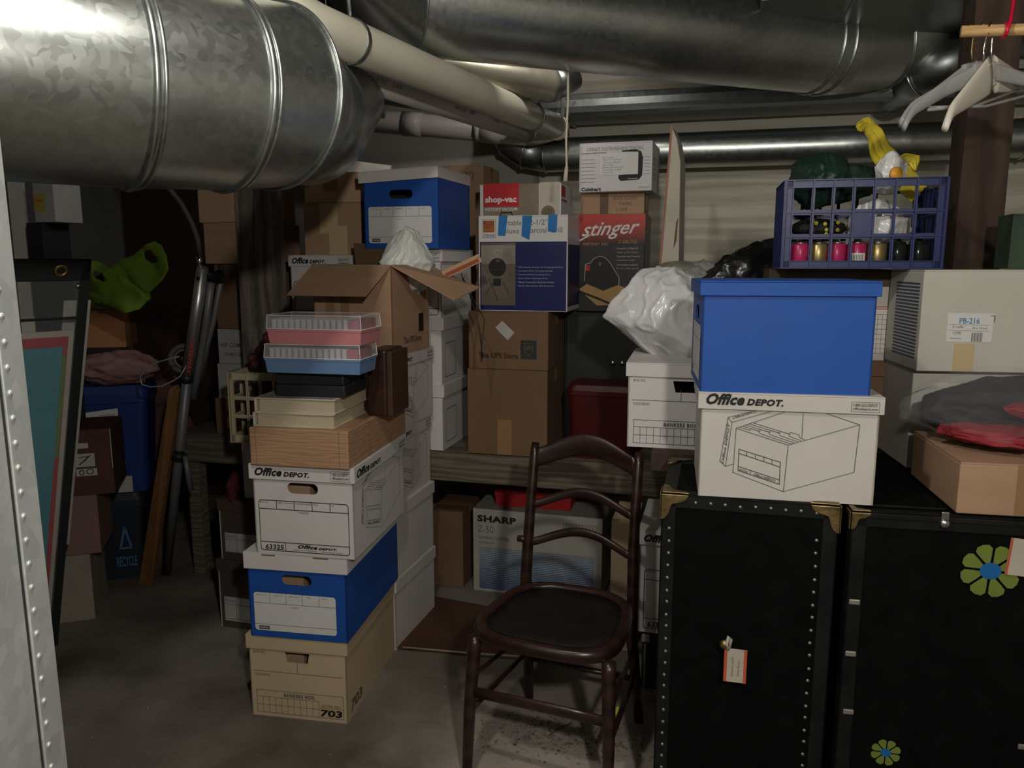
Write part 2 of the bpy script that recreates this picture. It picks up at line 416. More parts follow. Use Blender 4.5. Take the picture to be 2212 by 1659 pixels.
def blob(name, label, cat, loc, rad, m, seed=0, amp=.18, freq=2.2, ridge=.5, rot=(0, 0, 0), sub=4, parent=None, shape=None, group=None, flatz=None, smooth=True, facet=False):
    "crumpled soft thing: a ball pressed into shape with sharp noise folds"
    bm = bmesh.new(); bmesh.ops.create_icosphere(bm, subdivisions=sub, radius=1)
    off = Vector((seed*7.3, seed*3.1, seed*5.7)); rr_ = random.Random(seed)
    planes = []
    for _ in range(34):
        dv = Vector((rr_.gauss(0, 1), rr_.gauss(0, 1), rr_.gauss(0, 1))).normalized(); planes.append((dv, rr_.uniform(.74, .98)))
    folds = [(Vector((rr_.uniform(-1, 1), rr_.uniform(-1, 1), rr_.uniform(-1, 1))).normalized(), rr_.uniform(.9, 2.6), rr_.random(), rr_.uniform(.5, 1)) for _ in range(9)]
    for v in bm.verts:
        p = v.co.copy(); n1 = noise.noise(p*freq+off); n2 = 1-abs(noise.noise(p*freq*1.9+off*2))*2.2; n3 = 1-abs(noise.noise(p*freq*4+off))*2
        cr = 0
        for k_, (dv, fq, ph, wt) in enumerate(folds):
            t_ = p.dot(dv)*fq + ph + .55*noise.noise(p*1.3+off*(k_+1)); tri = abs((t_ % 1)-.5)*2
            cr += wt*(tri-.5)*max(0, noise.noise(p*1.1+off*(k_+2))+.25)
        if facet:
            ws_ = p + Vector((noise.noise(p*2+off), noise.noise(p*2+off*2), noise.noise(p*2+off*3)))*.12; ws_.normalize(); r = 9
            for dv, dd_ in planes:
                q_ = dv.dot(ws_)
                if q_ > .3: r = min(r, dd_/q_)
            r = min(r, 1.12); pk = max(0, 1-abs(noise.noise(p*2.6+off))*5); r += amp*(.30*pk + .25*n1 + .10*cr)
        else: r = 1 + amp*(n1*(1-ridge) + cr*ridge*1.25 + n3*.05*ridge)
        q = p*r
        if shape: q = shape(q)
        v.co = Vector((q.x*rad[0], q.y*rad[1], q.z*rad[2]))
        if flatz is not None and v.co.z < flatz: v.co.z = flatz + (v.co.z-flatz)*.03
    me = bpy.data.meshes.new(name); bm.to_mesh(me); bm.free(); me.materials.append(m)
    if smooth:
        for p in me.polygons: p.use_smooth = True
    o = bpy.data.objects.new(name, me); link(o, parent); o.location = loc; o.rotation_euler = rot
    if parent is None: tag(o, label, cat, group)
    return o

# ------------------------------------------------------------------ prints that repeat on the cartons
def od_logo(D, m, u0, v0, wd, ht):
    D.text('printed_logo', m, 'Office', u0, v0, u0+wd*.50, v0+ht, .35, .042, space=1.05)
    D.text('printed_logo', m, 'DEPOT.', u0+wd*.53, v0+ht*.02, u0+wd, v0+ht*.62, .25, .05, space=1.1)
def od_web(D, m, u0, v0, u1, v1):
    D.frame('printed_lines', m, u0, v0, u1, v1, .0008, .001)
    w = u1-u0; h = v1-v0
    D.text('printed_text', m, '1-800-GO-DEPOT', u0+w*.06, v0+h*.54, u1-w*.06, v1-h*.14, 0, .01)
    D.text('printed_text', m, 'officedepot.com', u0+w*.06, v0+h*.10, u1-w*.06, v0+h*.46, 0, .01)
def od_end(b, face='front', num='63325', m=INK):
    W_ = b.w if face in ('front', 'back') else b.d
    L_ = b.face(face, b.over)
    od_logo(L_, m, .012, b.h-b.lidh+.012, W_*.55, .026)
    od_web(L_, m, W_*.80, b.h-b.lidh+.006, W_*.985, b.h-.012); L_.done(b.lid)
    D = b.face(face); h = b.h-b.lidh; x0, x1, y0, y1 = W_*.05, W_*.95, h*.05, h*.72
    D.frame('printed_label', m, x0, y0, x1, y1, .0022, .010)
    yr = y1-(y1-y0)*.17; yb = y0+(y1-y0)*.17; ww = x1-x0
    D.line('printed_label', m, [(x0, yr), (x1, yr)], .0022); D.line('printed_label', m, [(x0, yb), (x1, yb)], .0022)
    for k, s in enumerate(('BOX NO.', 'DEPT. LOCATION', 'CONTENTS DATE', 'FROM', 'TO')):
        xx = x0+ww*k/5
        if k: D.line('printed_label', m, [(xx, yr), (xx, y1)], .0022)
        D.text('printed_text', m, s, xx+.004, y1-.009, xx+.004+ww*.017*len(s)*.8, y1-.0045)
    D.text('printed_text', m, 'CONTENTS', x0+ww*.44, yr-.010, x0+ww*.56, yr-.005)
    D.line('printed_label', m, [(x0+ww*.28, y0), (x0+ww*.28, yb)], .0022)
    D.text('printed_text', m, num, x0+ww*.05, y0+(yb-y0)*.12, x0+ww*.26, y0+(yb-y0)*.72, .1, .02)
    od_logo(D, m, x0+ww*.42, y0+(yb-y0)*.42, ww*.44, (yb-y0)*.45)
    D.text('printed_text', m, '1-800-GO-DEPOT     officedepot.com', x0+ww*.36, y0+(yb-y0)*.1, x0+ww*.92, y0+(yb-y0)*.28)
    D.done(b.root)
def od_side(b, face='right', m=INKG, big=True, t=.0011, shear=True):
    "line drawing of an open file box printed on the long side"
    W_ = b.w if face in ('front', 'back') else b.d
    L_ = b.face(face, b.over); lh = b.lidh
    if big:
        od_logo(L_, INK, .010, b.h-lh+.011, W_*.44, .027); od_web(L_, INKG, W_*.84, b.h-lh+.006, W_*.99, b.h-.012)
    L_.done(b.lid)
    D = b.face(face); hh = b.h-lh-.002
    def q(x, y):
        y = y-(x-665)*.045; return ((x-665)/1080*W_, (1-(y-975)/545)*hh)
    def ln(pts, tt=t): D.line('printed_drawing', m, [q(*p) for p in pts], tt)
    ln([(1240, 978), (888, 1095), (1213, 1200), (1632, 1078), (1345, 978)])
    ln([(1293, 978), (1293, 1150)])
    ln([(888, 1095), (880, 1370), (1200, 1488), (1618, 1365), (1632, 1078)]); ln([(1213, 1200), (1200, 1488)])
    ln([(1060, 975), (835, 1028), (860, 1058), (1170, 975)]); ln([(835, 1028), (795, 1300), (832, 1332), (880, 1318)]); ln([(860, 1058), (832, 1332)])
    ln([(912, 1225), (1172, 1305), (1172, 1442), (912, 1358), (912, 1225)], t*1.3); ln([(912, 1250), (1172, 1335)], t*1.3); ln([(912, 1332), (1172, 1415)], t*1.3)
    for x in (962, 1015, 1068, 1120): ln([(x, 1225+(x-912)*.31), (x, 1250+(x-912)*.325)])
    ln([(990, 1358), (990, 1384)])
    for k in range(5):
        dx, dy = 19*(k+1), -7*(k+1); tx = 60+k*42
        ln([(895+dx, 1097+dy), (895+dx+tx, 1097+dy+tx*.31), (900+dx+tx, 1086+dy+tx*.31), (950+dx+tx, 1100+dy+tx*.31), (958+dx+tx, 1117+dy+tx*.31), (1213+dx, 1200+dy)], t*.9)
    def tq(s, x0, y0, xa, ya, xb, yb, bold=.02):
        o = q(x0, y0); a = q(x0+xa, y0+ya); c = q(x0+xb, y0+yb)
        D.text('printed_text', m, s, o[0], o[1], 0, 0, .1, bold, rot=((a[0]-o[0], a[1]-o[1]), (c[0]-o[0], c[1]-o[1])))
    tq('OfficeDEPOT', 862, 1040, 150, -42, 4, -16); tq('Office DEPOT', 820, 1318, 30, -250, -16, -8)
    tq('Office DEPOT', 1010, 1388, 140, 44, 0, -16); tq('63325', 920, 1358, 55, 18, 0, -14)
    D.done(b.root)
def staples_label(b, face, u0, v0, u1, v1):
    D = b.face(face)
    D.rrect('paper_label', PAPER, u0, v0, u1, v1, .010)
    w = u1-u0; h = v1-v0; yr = v1-h*.27; yb = v0+h*.17
    D.line('label_lines', INKG, [(u0, yr), (u1, yr)], .0011); D.line('label_lines', INKG, [(u0, yb), (u1, yb)], .0011)
    for k, s in enumerate(('BOX NO', 'CONTENTS', 'DESTROY', 'TO', 'FROM')):
        x = u0+w*k/5
        if k: D.line('label_lines', INKG, [(x, yr), (x, v1)], .0011)
        D.text('label_text', INKG, s, x+w*.04, v1-h*.075, x+w*(.10 if len(s) < 5 else .16), v1-h*.045)
    D.text('label_text', INKG, 'CONTENTS', u0+w*.45, yr-h*.09, u0+w*.55, yr-h*.06)
    D.rect('label_logo', INK, u0+w*.05, v0+h*.035, u0+w*.18, v0+h*.125, 1)
    D.text('label_logo_text', PAPER, 'STAPLES', u0+w*.06, v0+h*.055, u0+w*.17, v0+h*.105, 0, .02, 2)
    D.done(b.root)
def bankers_front(b, face='front', m=INKG, num=None, hz=.50, brand='BANKERS BOX.'):
    W_ = b.w if face in ('front', 'back') else b.d
    D = b.face(face); h = b.h-b.lidh
    D.text('printed_text', m, 'BOX NO.', W_*.05, h*.93, W_*.17, h*.965); D.text('printed_text', m, 'CONTENTS', W_*.05, h*.60, W_*.21, h*.635)
    D.line('printed_lines', m, [(W_*.04, h*.67), (W_*.96, h*.67)], .0014); D.line('printed_lines', m, [(W_*.50, h*.67), (W_*.50, h*.83)], .0014)
    x0, x1, y0, y1 = W_*.06, W_*.96, h*.06, h*.39
    D.line('printed_lines', m, [(x0, y0), (x1, y0), (x1, y1), (x0, y1)], .0013, closed=True)
    ya = y0+(y1-y0)*.70; ym = y0+(y1-y0)*.35
    nx = 14 if not num else 10; xe = x1 if not num else x0+(x1-x0)*.72
    D.line('printed_lines', m, [(x0, ya), (xe, ya)], .0012); D.line('printed_lines', m, [(x0, ym), (xe, ym)], .0012)
    for k in range(nx+1): D.line('printed_lines', m, [(x0+(xe-x0)*k/nx, y0), (x0+(xe-x0)*k/nx, ya)], .0012)
    D.text('printed_text', m, brand, x0+(x1-x0)*.32, ya+(y1-ya)*.2, x0+(x1-x0)*.68, y1-(y1-ya)*.25, 0, .03, space=1.15)
    if num:
        D.text('printed_number', INK, num, xe+(x1-xe)*.05, y0+.004, x1-.004, y0+(ya-y0)*.52, .1, .04)
        D.line('printed_lines', m, [(xe, y0+(ya-y0)*.62), (x1, y0+(ya-y0)*.62)], .0012); D.text('printed_text', m, 'LETTER SIZE', xe+.008, y0+(ya-y0)*.68, x1-.01, y0+(ya-y0)*.82)
    D.done(b.root)

# ------------------------------------------------------------------ the room (its axes are turned 15 degrees from the view)
RY = -15.0; RM = Matrix.Rotation(math.radians(RY), 4, 'Z')
def R2(x, y, z=0): return RM @ Vector((x, y, z))
def room_box(name, x0, y0, z0, x1, y1, z1, m, bev=0):
    o = MB().box(x0, y0, z0, x1, y1, z1, RM).build(name, m, None, bev=bev); o['kind'] = 'structure'; return o
def RXY(p):    # world -> room coordinates
    q = RM.inverted() @ Vector(p); return q
CEIL = 2.72
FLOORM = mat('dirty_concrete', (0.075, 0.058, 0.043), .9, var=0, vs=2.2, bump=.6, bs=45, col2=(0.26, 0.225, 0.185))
PLASTER = mat('wall_plaster', (0.36, 0.34, 0.29), .85, var=0, vs=2.0, bump=.3, bs=16, col2=(0.46, 0.44, 0.38), stretch=(1, 1, 2.2))
BOARD = wood('painted_rough_boards', (0.44, 0.40, 0.31), (0.66, 0.62, 0.52), (.25, .25, 3), 1.5, .8, 16, .35, 'Z', 9)
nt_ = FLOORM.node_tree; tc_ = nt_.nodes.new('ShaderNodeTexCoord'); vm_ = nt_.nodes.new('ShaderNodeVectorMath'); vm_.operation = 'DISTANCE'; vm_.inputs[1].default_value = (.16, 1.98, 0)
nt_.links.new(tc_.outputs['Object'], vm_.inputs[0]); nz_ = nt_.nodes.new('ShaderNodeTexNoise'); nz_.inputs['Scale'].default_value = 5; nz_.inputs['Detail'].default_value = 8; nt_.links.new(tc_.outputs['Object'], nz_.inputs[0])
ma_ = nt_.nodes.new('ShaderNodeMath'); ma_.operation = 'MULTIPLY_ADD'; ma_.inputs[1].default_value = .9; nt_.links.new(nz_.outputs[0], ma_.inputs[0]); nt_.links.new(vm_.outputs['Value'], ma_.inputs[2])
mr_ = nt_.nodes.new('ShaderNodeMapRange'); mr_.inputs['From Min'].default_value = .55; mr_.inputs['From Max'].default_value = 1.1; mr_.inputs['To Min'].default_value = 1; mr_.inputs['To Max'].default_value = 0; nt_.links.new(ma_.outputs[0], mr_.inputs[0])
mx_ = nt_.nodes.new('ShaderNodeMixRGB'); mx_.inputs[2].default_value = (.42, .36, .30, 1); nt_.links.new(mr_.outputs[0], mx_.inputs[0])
bs_ = nt_.nodes['Principled BSDF']; lk_ = bs_.inputs['Base Color'].links[0].from_socket; nt_.links.new(lk_, mx_.inputs[1]); nt_.links.new(mx_.outputs[0], bs_.inputs['Base Color'])   # pool of light by the chair, painted into the floor colour
BLOCK = mat('grey_block_wall', (0.12, 0.12, 0.115), .9, var=.25, vs=3, bump=.5, bs=30)
CEILM = mat('subfloor_boards', (0.05, 0.036, 0.026), .9, var=.3, vs=4, bump=.3)
BY = 4.12          # back wall distance along the room's own depth axis
XL, XR, YF = -3.62, 2.6, -2.6
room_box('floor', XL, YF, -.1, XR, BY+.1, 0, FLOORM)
room_box('ceiling', XL, YF, CEIL, XR, BY+.1, CEIL+.05, CEILM)
room_box('wall_left', XL-.1, YF, 0, XL, BY+.1, CEIL, BLOCK)
room_box('wall_right', XR, YF, 0, XR+.1, BY+.1, CEIL, PLASTER)
room_box('wall_front', XL, YF-.1, 0, XR, YF, CEIL, PLASTER)
room_box('wall_back', XL, BY, 0, XR, BY+.1, CEIL, PLASTER)
bw = MB().box(-0.95, BY-.02, .0, XR, BY-.001, 2.62, RM).build('wall_back', BOARD); bw['kind'] = 'structure'
dr = MB().box(XL+.02, BY-.03, 0, -2.62, BY-.001, 2.3, RM).build('door_1', wood('dark_red_door', (.022, .008, .005), (.05, .018, .011), (6, 6, .5), 3, .7, 4, .1, 'X')); dr['kind'] = 'structure'
for k, xx in enumerate([XL+.3+.4*i for i in range(15)]):          # joists run across, above the ducts
    o = MB().box(xx, YF, CEIL-.19, xx+.04, BY, CEIL-.001, RM).build('trim_%d' % (k+1), JOISTW); o['kind'] = 'structure'

# ------------------------------------------------------------------ timber posts and the long plank shelf
def post(name, label, S, m):
    b = Box(name, label, 'post', S)
    bm = bmesh.new(); w, d, h = b.w, b.d, b.h; n = 26; rings = []
    mb = MB()
    for i in range(n+1):
        z = h*i/n; j = lambda a: noise.noise(Vector((a*3.1, z*2.3, S['w']*9)))*.004
        rings.append([Vector((-w/2+j(1), -d/2+j(2), z)), Vector((0, -d/2+j(6), z)), Vector((w/2+j(3), -d/2+j(4), z)), Vector((w/2+j(5), d/2, z)), Vector((-w/2+j(7), d/2, z))])
    mb.loft(rings).build('timber_shaft', m, b.root)
    return b
post('timber_post', 'rough grey brown timber post left of the blue-sided upper file box, beside stacked brown cartons', spec(517, 586, 3.20, 0, h=CEIL-.19, d=.11, uB=None, zr=1.4, yaw=-15), POSTW)
post('timber_post', 'dark brown timber post behind the blue plastic crate and the hangers', spec(2074, 2176, 2.44, 0, h=CEIL-.19, d=.145, zr=1.7), POSTD)

sh = thing('plank_shelf', 'long low shelf of grey wooden planks under the cartons along the back wall', 'shelf', R2(0, 0, 0), RY)
SHZ = .69; SX0, SX1, SY0, SY1 = -2.42, .95, 2.965, 3.98
MB().box(SX0, SY0, SHZ-.045, SX1, SY1, SHZ).build('shelf_board', SHELFW, sh, bev=.003)
MB().box(SX0, SY0-.025, SHZ-.125, SX1, SY0, SHZ-.003).build('front_rail', SHELFW, sh, bev=.004)
for x in (SX0+.05, -1.34, SX1-.12):
    for y in (SY0+.01, SY1-.1): MB().box(x, y, 0, x+.06, y+.06, SHZ-.045).build('leg', SHELFW, sh, bev=.003)

bn = thing('wooden_bench', 'dark brown wooden bench under the white file box, behind the black trunks', 'bench', R2(0, 0, 0), RY)
BZ = .9195
MB().box(-.175, 2.235, BZ-.06, .285, 2.86, BZ).build('bench_top', POSTD, bn, bev=.004)
for x, y in ((.06, 2.26), (.22, 2.26), (.22, 2.78), (.03, 2.78)): MB().box(x, y, 0, x+.05, y+.05, BZ-.06).build('leg', POSTD, bn, bev=.003)

# ------------------------------------------------------------------ left front stack of file boxes
SA1 = spec(546, 752, 2.33, 0, h=.285, yaw=-9.5, uB=856, zr=.0); print('SA1 d', SA1['d'])
A1 = file_box('file_box', 'tan cardboard file box numbered 703, bottom of the front stack on the floor', 'box', SA1, CREAM, CREAM, 'trap', group=None, hy=.755, hw=.085, hh=.036)
bankers_front(A1, num='703')
D = A1.face('right'); D.text('printed_number', INKG, '703', .03, .025, .13, .062, .15, .03); D.done(A1.root)
SA2 = spec(538, 748, 2.315, SA1['top'], h=.285, yaw=-9.5, uB=858)
A2 = file_box('file_box', 'blue file box with white lid and label, second from floor in the front stack', 'box', SA2, BLUE, WHITE, hy=.70, over=.009, lidh=.055)
staples_label(A2, 'front', .016, .022, A2.w-.035, .150)
D = A2.face('front', A2.over); D.rect('lid_slot', KRAFT_D, .055, A2.h-.008, .10, A2.h-.004); D.rect('lid_slot', KRAFT_D, A2.w-.10, A2.h-.008, A2.w-.05, A2.h-.004); D.done(A2.lid)
SA3 = spec(550, 764, 2.30, SA2['top'], h=.29, yaw=-10.5, uB=872)
A3 = file_box('file_box', 'white file box numbered 63325, third from the floor in the front stack', 'box', SA3, WHITE, WHITE, hy=.755, over=.009)
od_end(A3); od_side(A3, 'right')
SA4 = spec(539, 752, 2.275, SA3['top'], h=.118, yaw=-11, uB=876)
A4 = Box('wood_grain_box', 'shallow oak-look paper covered box between white file box and two ivory albums', 'box', SA4)
MB().box(-A4.w/2, -A4.d/2, 0, A4.w/2, A4.d/2, A4.h).build('box_body', OAK, A4.root, bev=.004)
D = A4.face('front'); D.line('panel_seam', mat('oak_seam', (.24, .13, .06), .5, bump=0), [(A4.w-.028, .002), (A4.w-.028, A4.h-.002)], .0016)
D.line('panel_seam', mat('oak_seam', (0, 0, 0)), [(.022, .002), (.022, A4.h-.002)], .0012); D.done(A4.root)
D = A4.face('right'); D.line('panel_seam', mat('oak_seam', (0, 0, 0)), [(.17, .002), (.17, A4.h-.002)], .0014); D.done(A4.root)
z = SA4['top']
# dark brown leather case standing on end
SC5 = spec(792, 846, 2.44, z, h=.215, yaw=-11, d=.17)
C5 = Box('leather_case', 'dark brown leather case standing upright on the oak-look box', 'case', SC5)
LEA = mat('dark_brown_leather', (.035, .014, .009), .38, var=.3, vs=20, bump=.3, bs=120); LEA2 = mat('brown_panel', (.06, .03, .016), .5, bump=.1)
MB().box(-C5.w/2, -C5.d/2, 0, C5.w/2-.018, C5.d/2, C5.h).build('case_body', LEA, C5.root, bev=.008)
MB().box(C5.w/2-.018, -C5.d/2+.004, .002, C5.w/2, C5.d/2-.004, C5.h-.006).build('side_panel', LEA2, C5.root, bev=.003)
MB().box(-C5.w/2+.02, -C5.d/2-.004, .01, -C5.w/2+.026, -C5.d/2, C5.h-.01).build('edge_welt', LEA, C5.root, bev=.001)
MB().box(-C5.w/2+.045, -C5.d/2-.004, .01, -C5.w/2+.051, -C5.d/2, C5.h-.01).build('edge_welt', LEA, C5.root, bev=.001)
# two ivory albums
IV = mat('ivory_vinyl', (.58, .52, .40), .42, var=.04, bump=.08, bs=90); PG = mat('ivory_pages', (.52, .44, .30), .7, var=.05, bump=.25, bs=200, stretch=(.3, .3, 8))
for k, (uL, uR, uB, hh, lab) in enumerate(((546, 722, 790, .043, 'ivory photo album lying on the oak-look box, under the other album'), (549, 724, 797, .045, 'ivory photo album with grey patterned cover, under the black plastic case'))):
    S = spec(uL, uR, 2.29, z, h=hh, yaw=-10, uB=uB); b = Box('photo_album', lab, 'album', S, 'ivory albums in the front stack'); w, d, h = b.w, b.d, b.h
    MB().box(-w/2, -d/2, 0, w/2, d/2, .004).build('back_cover', IV, b.root, bev=.0015)
    MB().box(-w/2, -d/2, h-.004, w/2, d/2, h).build('front_cover', IV, b.root, bev=.0015)
    MB().box(-w/2, -d/2, .004, -w/2+.006, d/2, h-.004).build('spine', IV, b.root, bev=.0015)
    MB().box(-w/2+.014, -d/2+.006, .0042, w/2-.004, d/2-.005, h-.0042).build('pages', PG, b.root)
    if k == 1:
        D = b.face('top'); D.rect('cover_pattern', mat('grey_purple_cover', (.30, .27, .27), .5, var=.35, vs=60, bump=.1), .012, .010, w-.012, d-.012); D.done(b.root)
    z += h
# black case
S = spec(594, 744, 2.31, z, h=.078, yaw=-9, uB=792); b = Box('media_case', 'black plastic case with a middle seam, on top of the ivory albums', 'case', S); w, d, h = b.w, b.d, b.h
MB().box(-w/2, -d/2, 0, w/2, d/2, h*.48).build('case_base', BLACKP, b.root, bev=.005)
MB().box(-w/2+.002, -d/2+.002, h*.48, w/2-.002, d/2-.002, h).build('case_lid', BLACKP, b.root, bev=.005)
MB().box(w/2-.001, -.03, h*.38, w/2+.004, .03, h*.6).build('latch', BLACKP, b.root, bev=.001)
z += h
CLEAR = film('clear_plastic', (.72, .72, .74), .22, .12); FROST = mat('frosted_slide', (.62, .60, .62), .35, var=.1, bump=.05, alpha=.75)
def slide_box(S, m, lab):
    b = Box('cassette_box', lab, 'plastic box', S, 'plastic boxes with clear lids'); w, d, h = b.w, b.d, b.h; hb = h*.50
    rings = []
    def rect(x, y, z): return [Vector((-x, -y, z)), Vector((x, -y, z)), Vector((x, y, z)), Vector((-x, y, z))]
    MB().loft([rect(w/2-.006, d/2-.006, 0), rect(w/2-.002, d/2-.002, hb-.006), rect(w/2, d/2, hb-.006), rect(w/2, d/2, hb)]).build('tray', m, b.root, bev=.002)
    t = .002; mb = MB()
    mb.loft([rect(w/2-.001, d/2-.001, hb+.0005), rect(w/2-.004, d/2-.004, h)], cap=False)
    mb.poly(rect(w/2-.004, d/2-.004, h)); mb.build('clear_lid', CLEAR, b.root)
    e = MB()
    q = rect(w/2-.003, d/2-.003, h-.001)
    for i in range(4): e.tube([q[i], q[(i+1) % 4]], .0013, 6)
    q2 = rect(w/2, d/2, hb+.002)
    for i in range(4): e.tube([q2[i], q2[(i+1) % 4]], .0016, 6); e.tube([q2[i], q[i]], .0012, 6)
    e.build('lid_rim', mat('clear_rim', (.72, .70, .70), .2, alpha=.85, bump=0), b.root)
    n = 13; first = None
    for row in (0, 1):
        for i in range(n):
            x = -w/2+.012+(w-.03-.024)*(i+.5)/n
            if first is None:
                first = MB().box(-.0062, -.004, 0, .0062, .030, h*.36).build('vial_cap', FROST, b.root, bev=.002); o = first
            else: o = first.copy(); COL.objects.link(o); o.parent = b.root
            o.location = (x, -d/2+.009+row*.05, hb)
    MB().box(w/2-.045, -d/2+.012, hb, w/2-.012, d/2-.012, hb+h*.34).build('red_insert', mat('dull_red_card', (.30, .05, .05), .6, bump=.05), b.root)
    return b
S = spec(570, 778, 2.275, z, h=.087, yaw=-11, uB=815); slide_box(S, mat('blue_tray', (.13, .23, .40), .45, var=.04, bump=.04), 'pale blue plastic box with clear lid, under the pink one'); z += .087
S = spec(575, 780, 2.275, z, h=.086, yaw=-12, uB=823); slide_box(S, mat('pink_tray', (.56, .22, .23), .45, var=.04, bump=.04), 'pink plastic box with clear lid, top of the front stack')

# ------------------------------------------------------------------ second stack just behind (white boxes, open carton on top)
def place(FR, w, d, h, z0, yaw):
    th = math.radians(yaw); c, s = math.cos(th), math.sin(th); x0, y0 = FR[0]-w*c, FR[1]-w*s
    return dict(w=w, d=d, h=h, yaw=yaw, top=z0+h, loc=Vector((x0+c*w/2-s*d/2, y0+s*w/2+c*d/2, z0)))
z = 0
labs = ['white file box on the floor, bottom of the stack directly behind the front stack', 'white file box second from the floor in the stack behind the front stack',
        'white file box with open-box drawing, directly under the topmost white one behind the front stack', 'white file box with open-box drawing, directly under the open brown carton']
for k in range(4):
    S = place((-.442+.004*(k % 2), 2.748), .315, .378, .284, z, -17+(k % 3)*.7)
    b = file_box('file_box', labs[k], 'box', S, WHITE2, WHITE2, None, over=.006, lidh=.05)
    if k >= 2: od_side(b, 'right')
    z += .284
BZT = z
# open carton
S = place((-.428, 2.748), .315, .33, .325, BZT, -17); b = Box('open_carton', 'open brown cardboard carton with spread flaps and a white bag inside', 'box', S); w, d, h = b.w, b.d, b.h
OC = b
mb = MB(); t = .004
for f, W_ in (('front', w), ('back', w), ('right', d), ('left', d)):
    D = b.face(f); wall_panel(mb, D.O, D.U, D.V, D.N, W_, h, t)
mb.box(-w/2+t, -d/2+t, 0, w/2-t, d/2-t, t); mb.build('box_body', KRAFT, b.root)
def flap(pts, m=KRAFT, t=.0035):
    pts = [Vector(p) for p in pts]; n = (pts[1]-pts[0]).cross(pts[2]-pts[0]).normalized()*t
    return MB().prism(pts, n).build('flap', m, b.root)
flap([(-w/2, -d/2, h), (w/2, -d/2, h), (w/2-.035, -d/2-.13, h-.105), (-w/2-.035, -d/2-.12, h-.105)])
flap([(-w/2+.0, d/2, h), (w/2-.13, d/2, h), (w/2-.12, d/2+.05, h+.075), (-w/2-.03, d/2+.04, h+.085)], KRAFT_D)
flap([(w/2, -d/2, h), (w/2, d/2, h), (w/2+.235, d/2-.05, h-.085), (w/2+.20, -d/2+.10, h-.125)])
flap([(-w/2, -d/2, h), (-w/2, d/2, h), (-w/2-.05, d/2-.02, h-.10), (-w/2-.045, -d/2+.03, h-.11)], KRAFT_D)
D = b.face('front'); D.rect('packing_tape', TAPE, .05, h-.20, .085, h-.04); D.rect('packing_tape', TAPE, .11, h-.20, .145, h-.04); D.done(b.root)
D = b.face('right'); D.rect('printed_emblem', INK, d-.10, .07, d-.055, .14); D.text('printed_text', INKG, 'The UPS Store', d-.24, .035, d-.08, .06, 0, .03); D.done(b.root)
BAGW = mat('white_bag_plastic', (.66, .68, .62), .28, var=.06, vs=5, bump=.5, bs=22, alpha=.93)
th = math.radians(-17); cx = S['loc']
def bagshape1(q):
    k = max(0, q.z); q = Vector((q.x*(1-.62*k), q.y*(1-.5*k), q.z)); q.x += .18*k; return q
blob('plastic_bag', 'crumpled white plastic bag sticking up out of the open brown carton', 'bag', P(876, 566, 2.95), (.115, .095, .15), BAGW, 3, .22, 1.6, .75, sub=5, shape=bagshape1, facet=True)
rl = thing('wooden_ruler', 'wooden ruler with a red stripe sticking out of the open brown carton', 'ruler', P(962, 592, 2.95), -10, rot=(0, -.42, math.radians(-10)))
MB().box(-.01, -.003, -.016, .15, .003, .016).build('ruler_blade', mat('pale_wood', (.5, .34, .2), .5), rl, bev=.001)
MB().box(.0, -.0038, -.012, .14, -.0031, .002).build('red_stripe', mat('rust_red', (.34, .07, .03), .5, bump=0), rl)
MB().ring((.142, 0, .004), (0, 0, 1), .004, .0012, 16, 6).build('hanging_ring', CHROME, rl)
cb = MB()
cb.tube([P(1000, 600, 2.97), P(1018, 640, 2.86), P(1047, 690, 2.80), P(1040, 750, 2.80), P(1040, 782, 2.80)], .0022, 6)
tag(cb.build('cable', BLACKP, None, True), 'thin black cable dangling over the right flap of the open carton', 'cable')
cb = MB(); cb.tube([P(996, 590, 2.98), P(1005, 620, 2.95), P(1012, 628, 2.9), P(1022, 660, 2.84), P(1034, 700, 2.83), P(1043, 775, 2.83)], .0018, 6)
tag(cb.build('cable', BLACKP, None, True), 'second black wire hanging behind the dangling cable by the right flap', 'cable')

# ------------------------------------------------------------------ boxes on the shelf, left to right
def shY(u, y=2.95):     # Y of a spot on the room line y' seen at column u
    a = (u-1106)/FPX*1.0; return y/(math.cos(math.radians(15)) + a*math.sin(math.radians(15)))
# far left column behind the post
Ye = 3.46
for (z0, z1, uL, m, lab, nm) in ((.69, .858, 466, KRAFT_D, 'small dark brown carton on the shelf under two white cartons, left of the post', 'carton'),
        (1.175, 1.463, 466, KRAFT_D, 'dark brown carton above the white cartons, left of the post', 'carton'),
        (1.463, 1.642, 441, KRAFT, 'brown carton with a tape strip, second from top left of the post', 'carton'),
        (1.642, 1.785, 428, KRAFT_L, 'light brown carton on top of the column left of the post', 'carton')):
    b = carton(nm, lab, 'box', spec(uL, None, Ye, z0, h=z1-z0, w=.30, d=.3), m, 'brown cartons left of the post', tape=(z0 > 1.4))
for (z0, z1, lab, tx) in ((.858, 1.02, 'white carton on the small brown one, left of the post', None), (1.02, 1.175, 'white carton with handwriting, left of the post', ('HSP COM', '75/80/100'))):
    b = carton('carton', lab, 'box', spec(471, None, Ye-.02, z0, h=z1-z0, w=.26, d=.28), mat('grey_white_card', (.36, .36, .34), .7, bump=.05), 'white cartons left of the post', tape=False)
    if tx:
        D = b.face('front'); D.text('handwriting', INKG, tx[0], .012, .075, .115, .095, .1, .01); D.text('handwriting', INKG, tx[1], .03, .035, .125, .05, .1, .01); D.done(b.root)
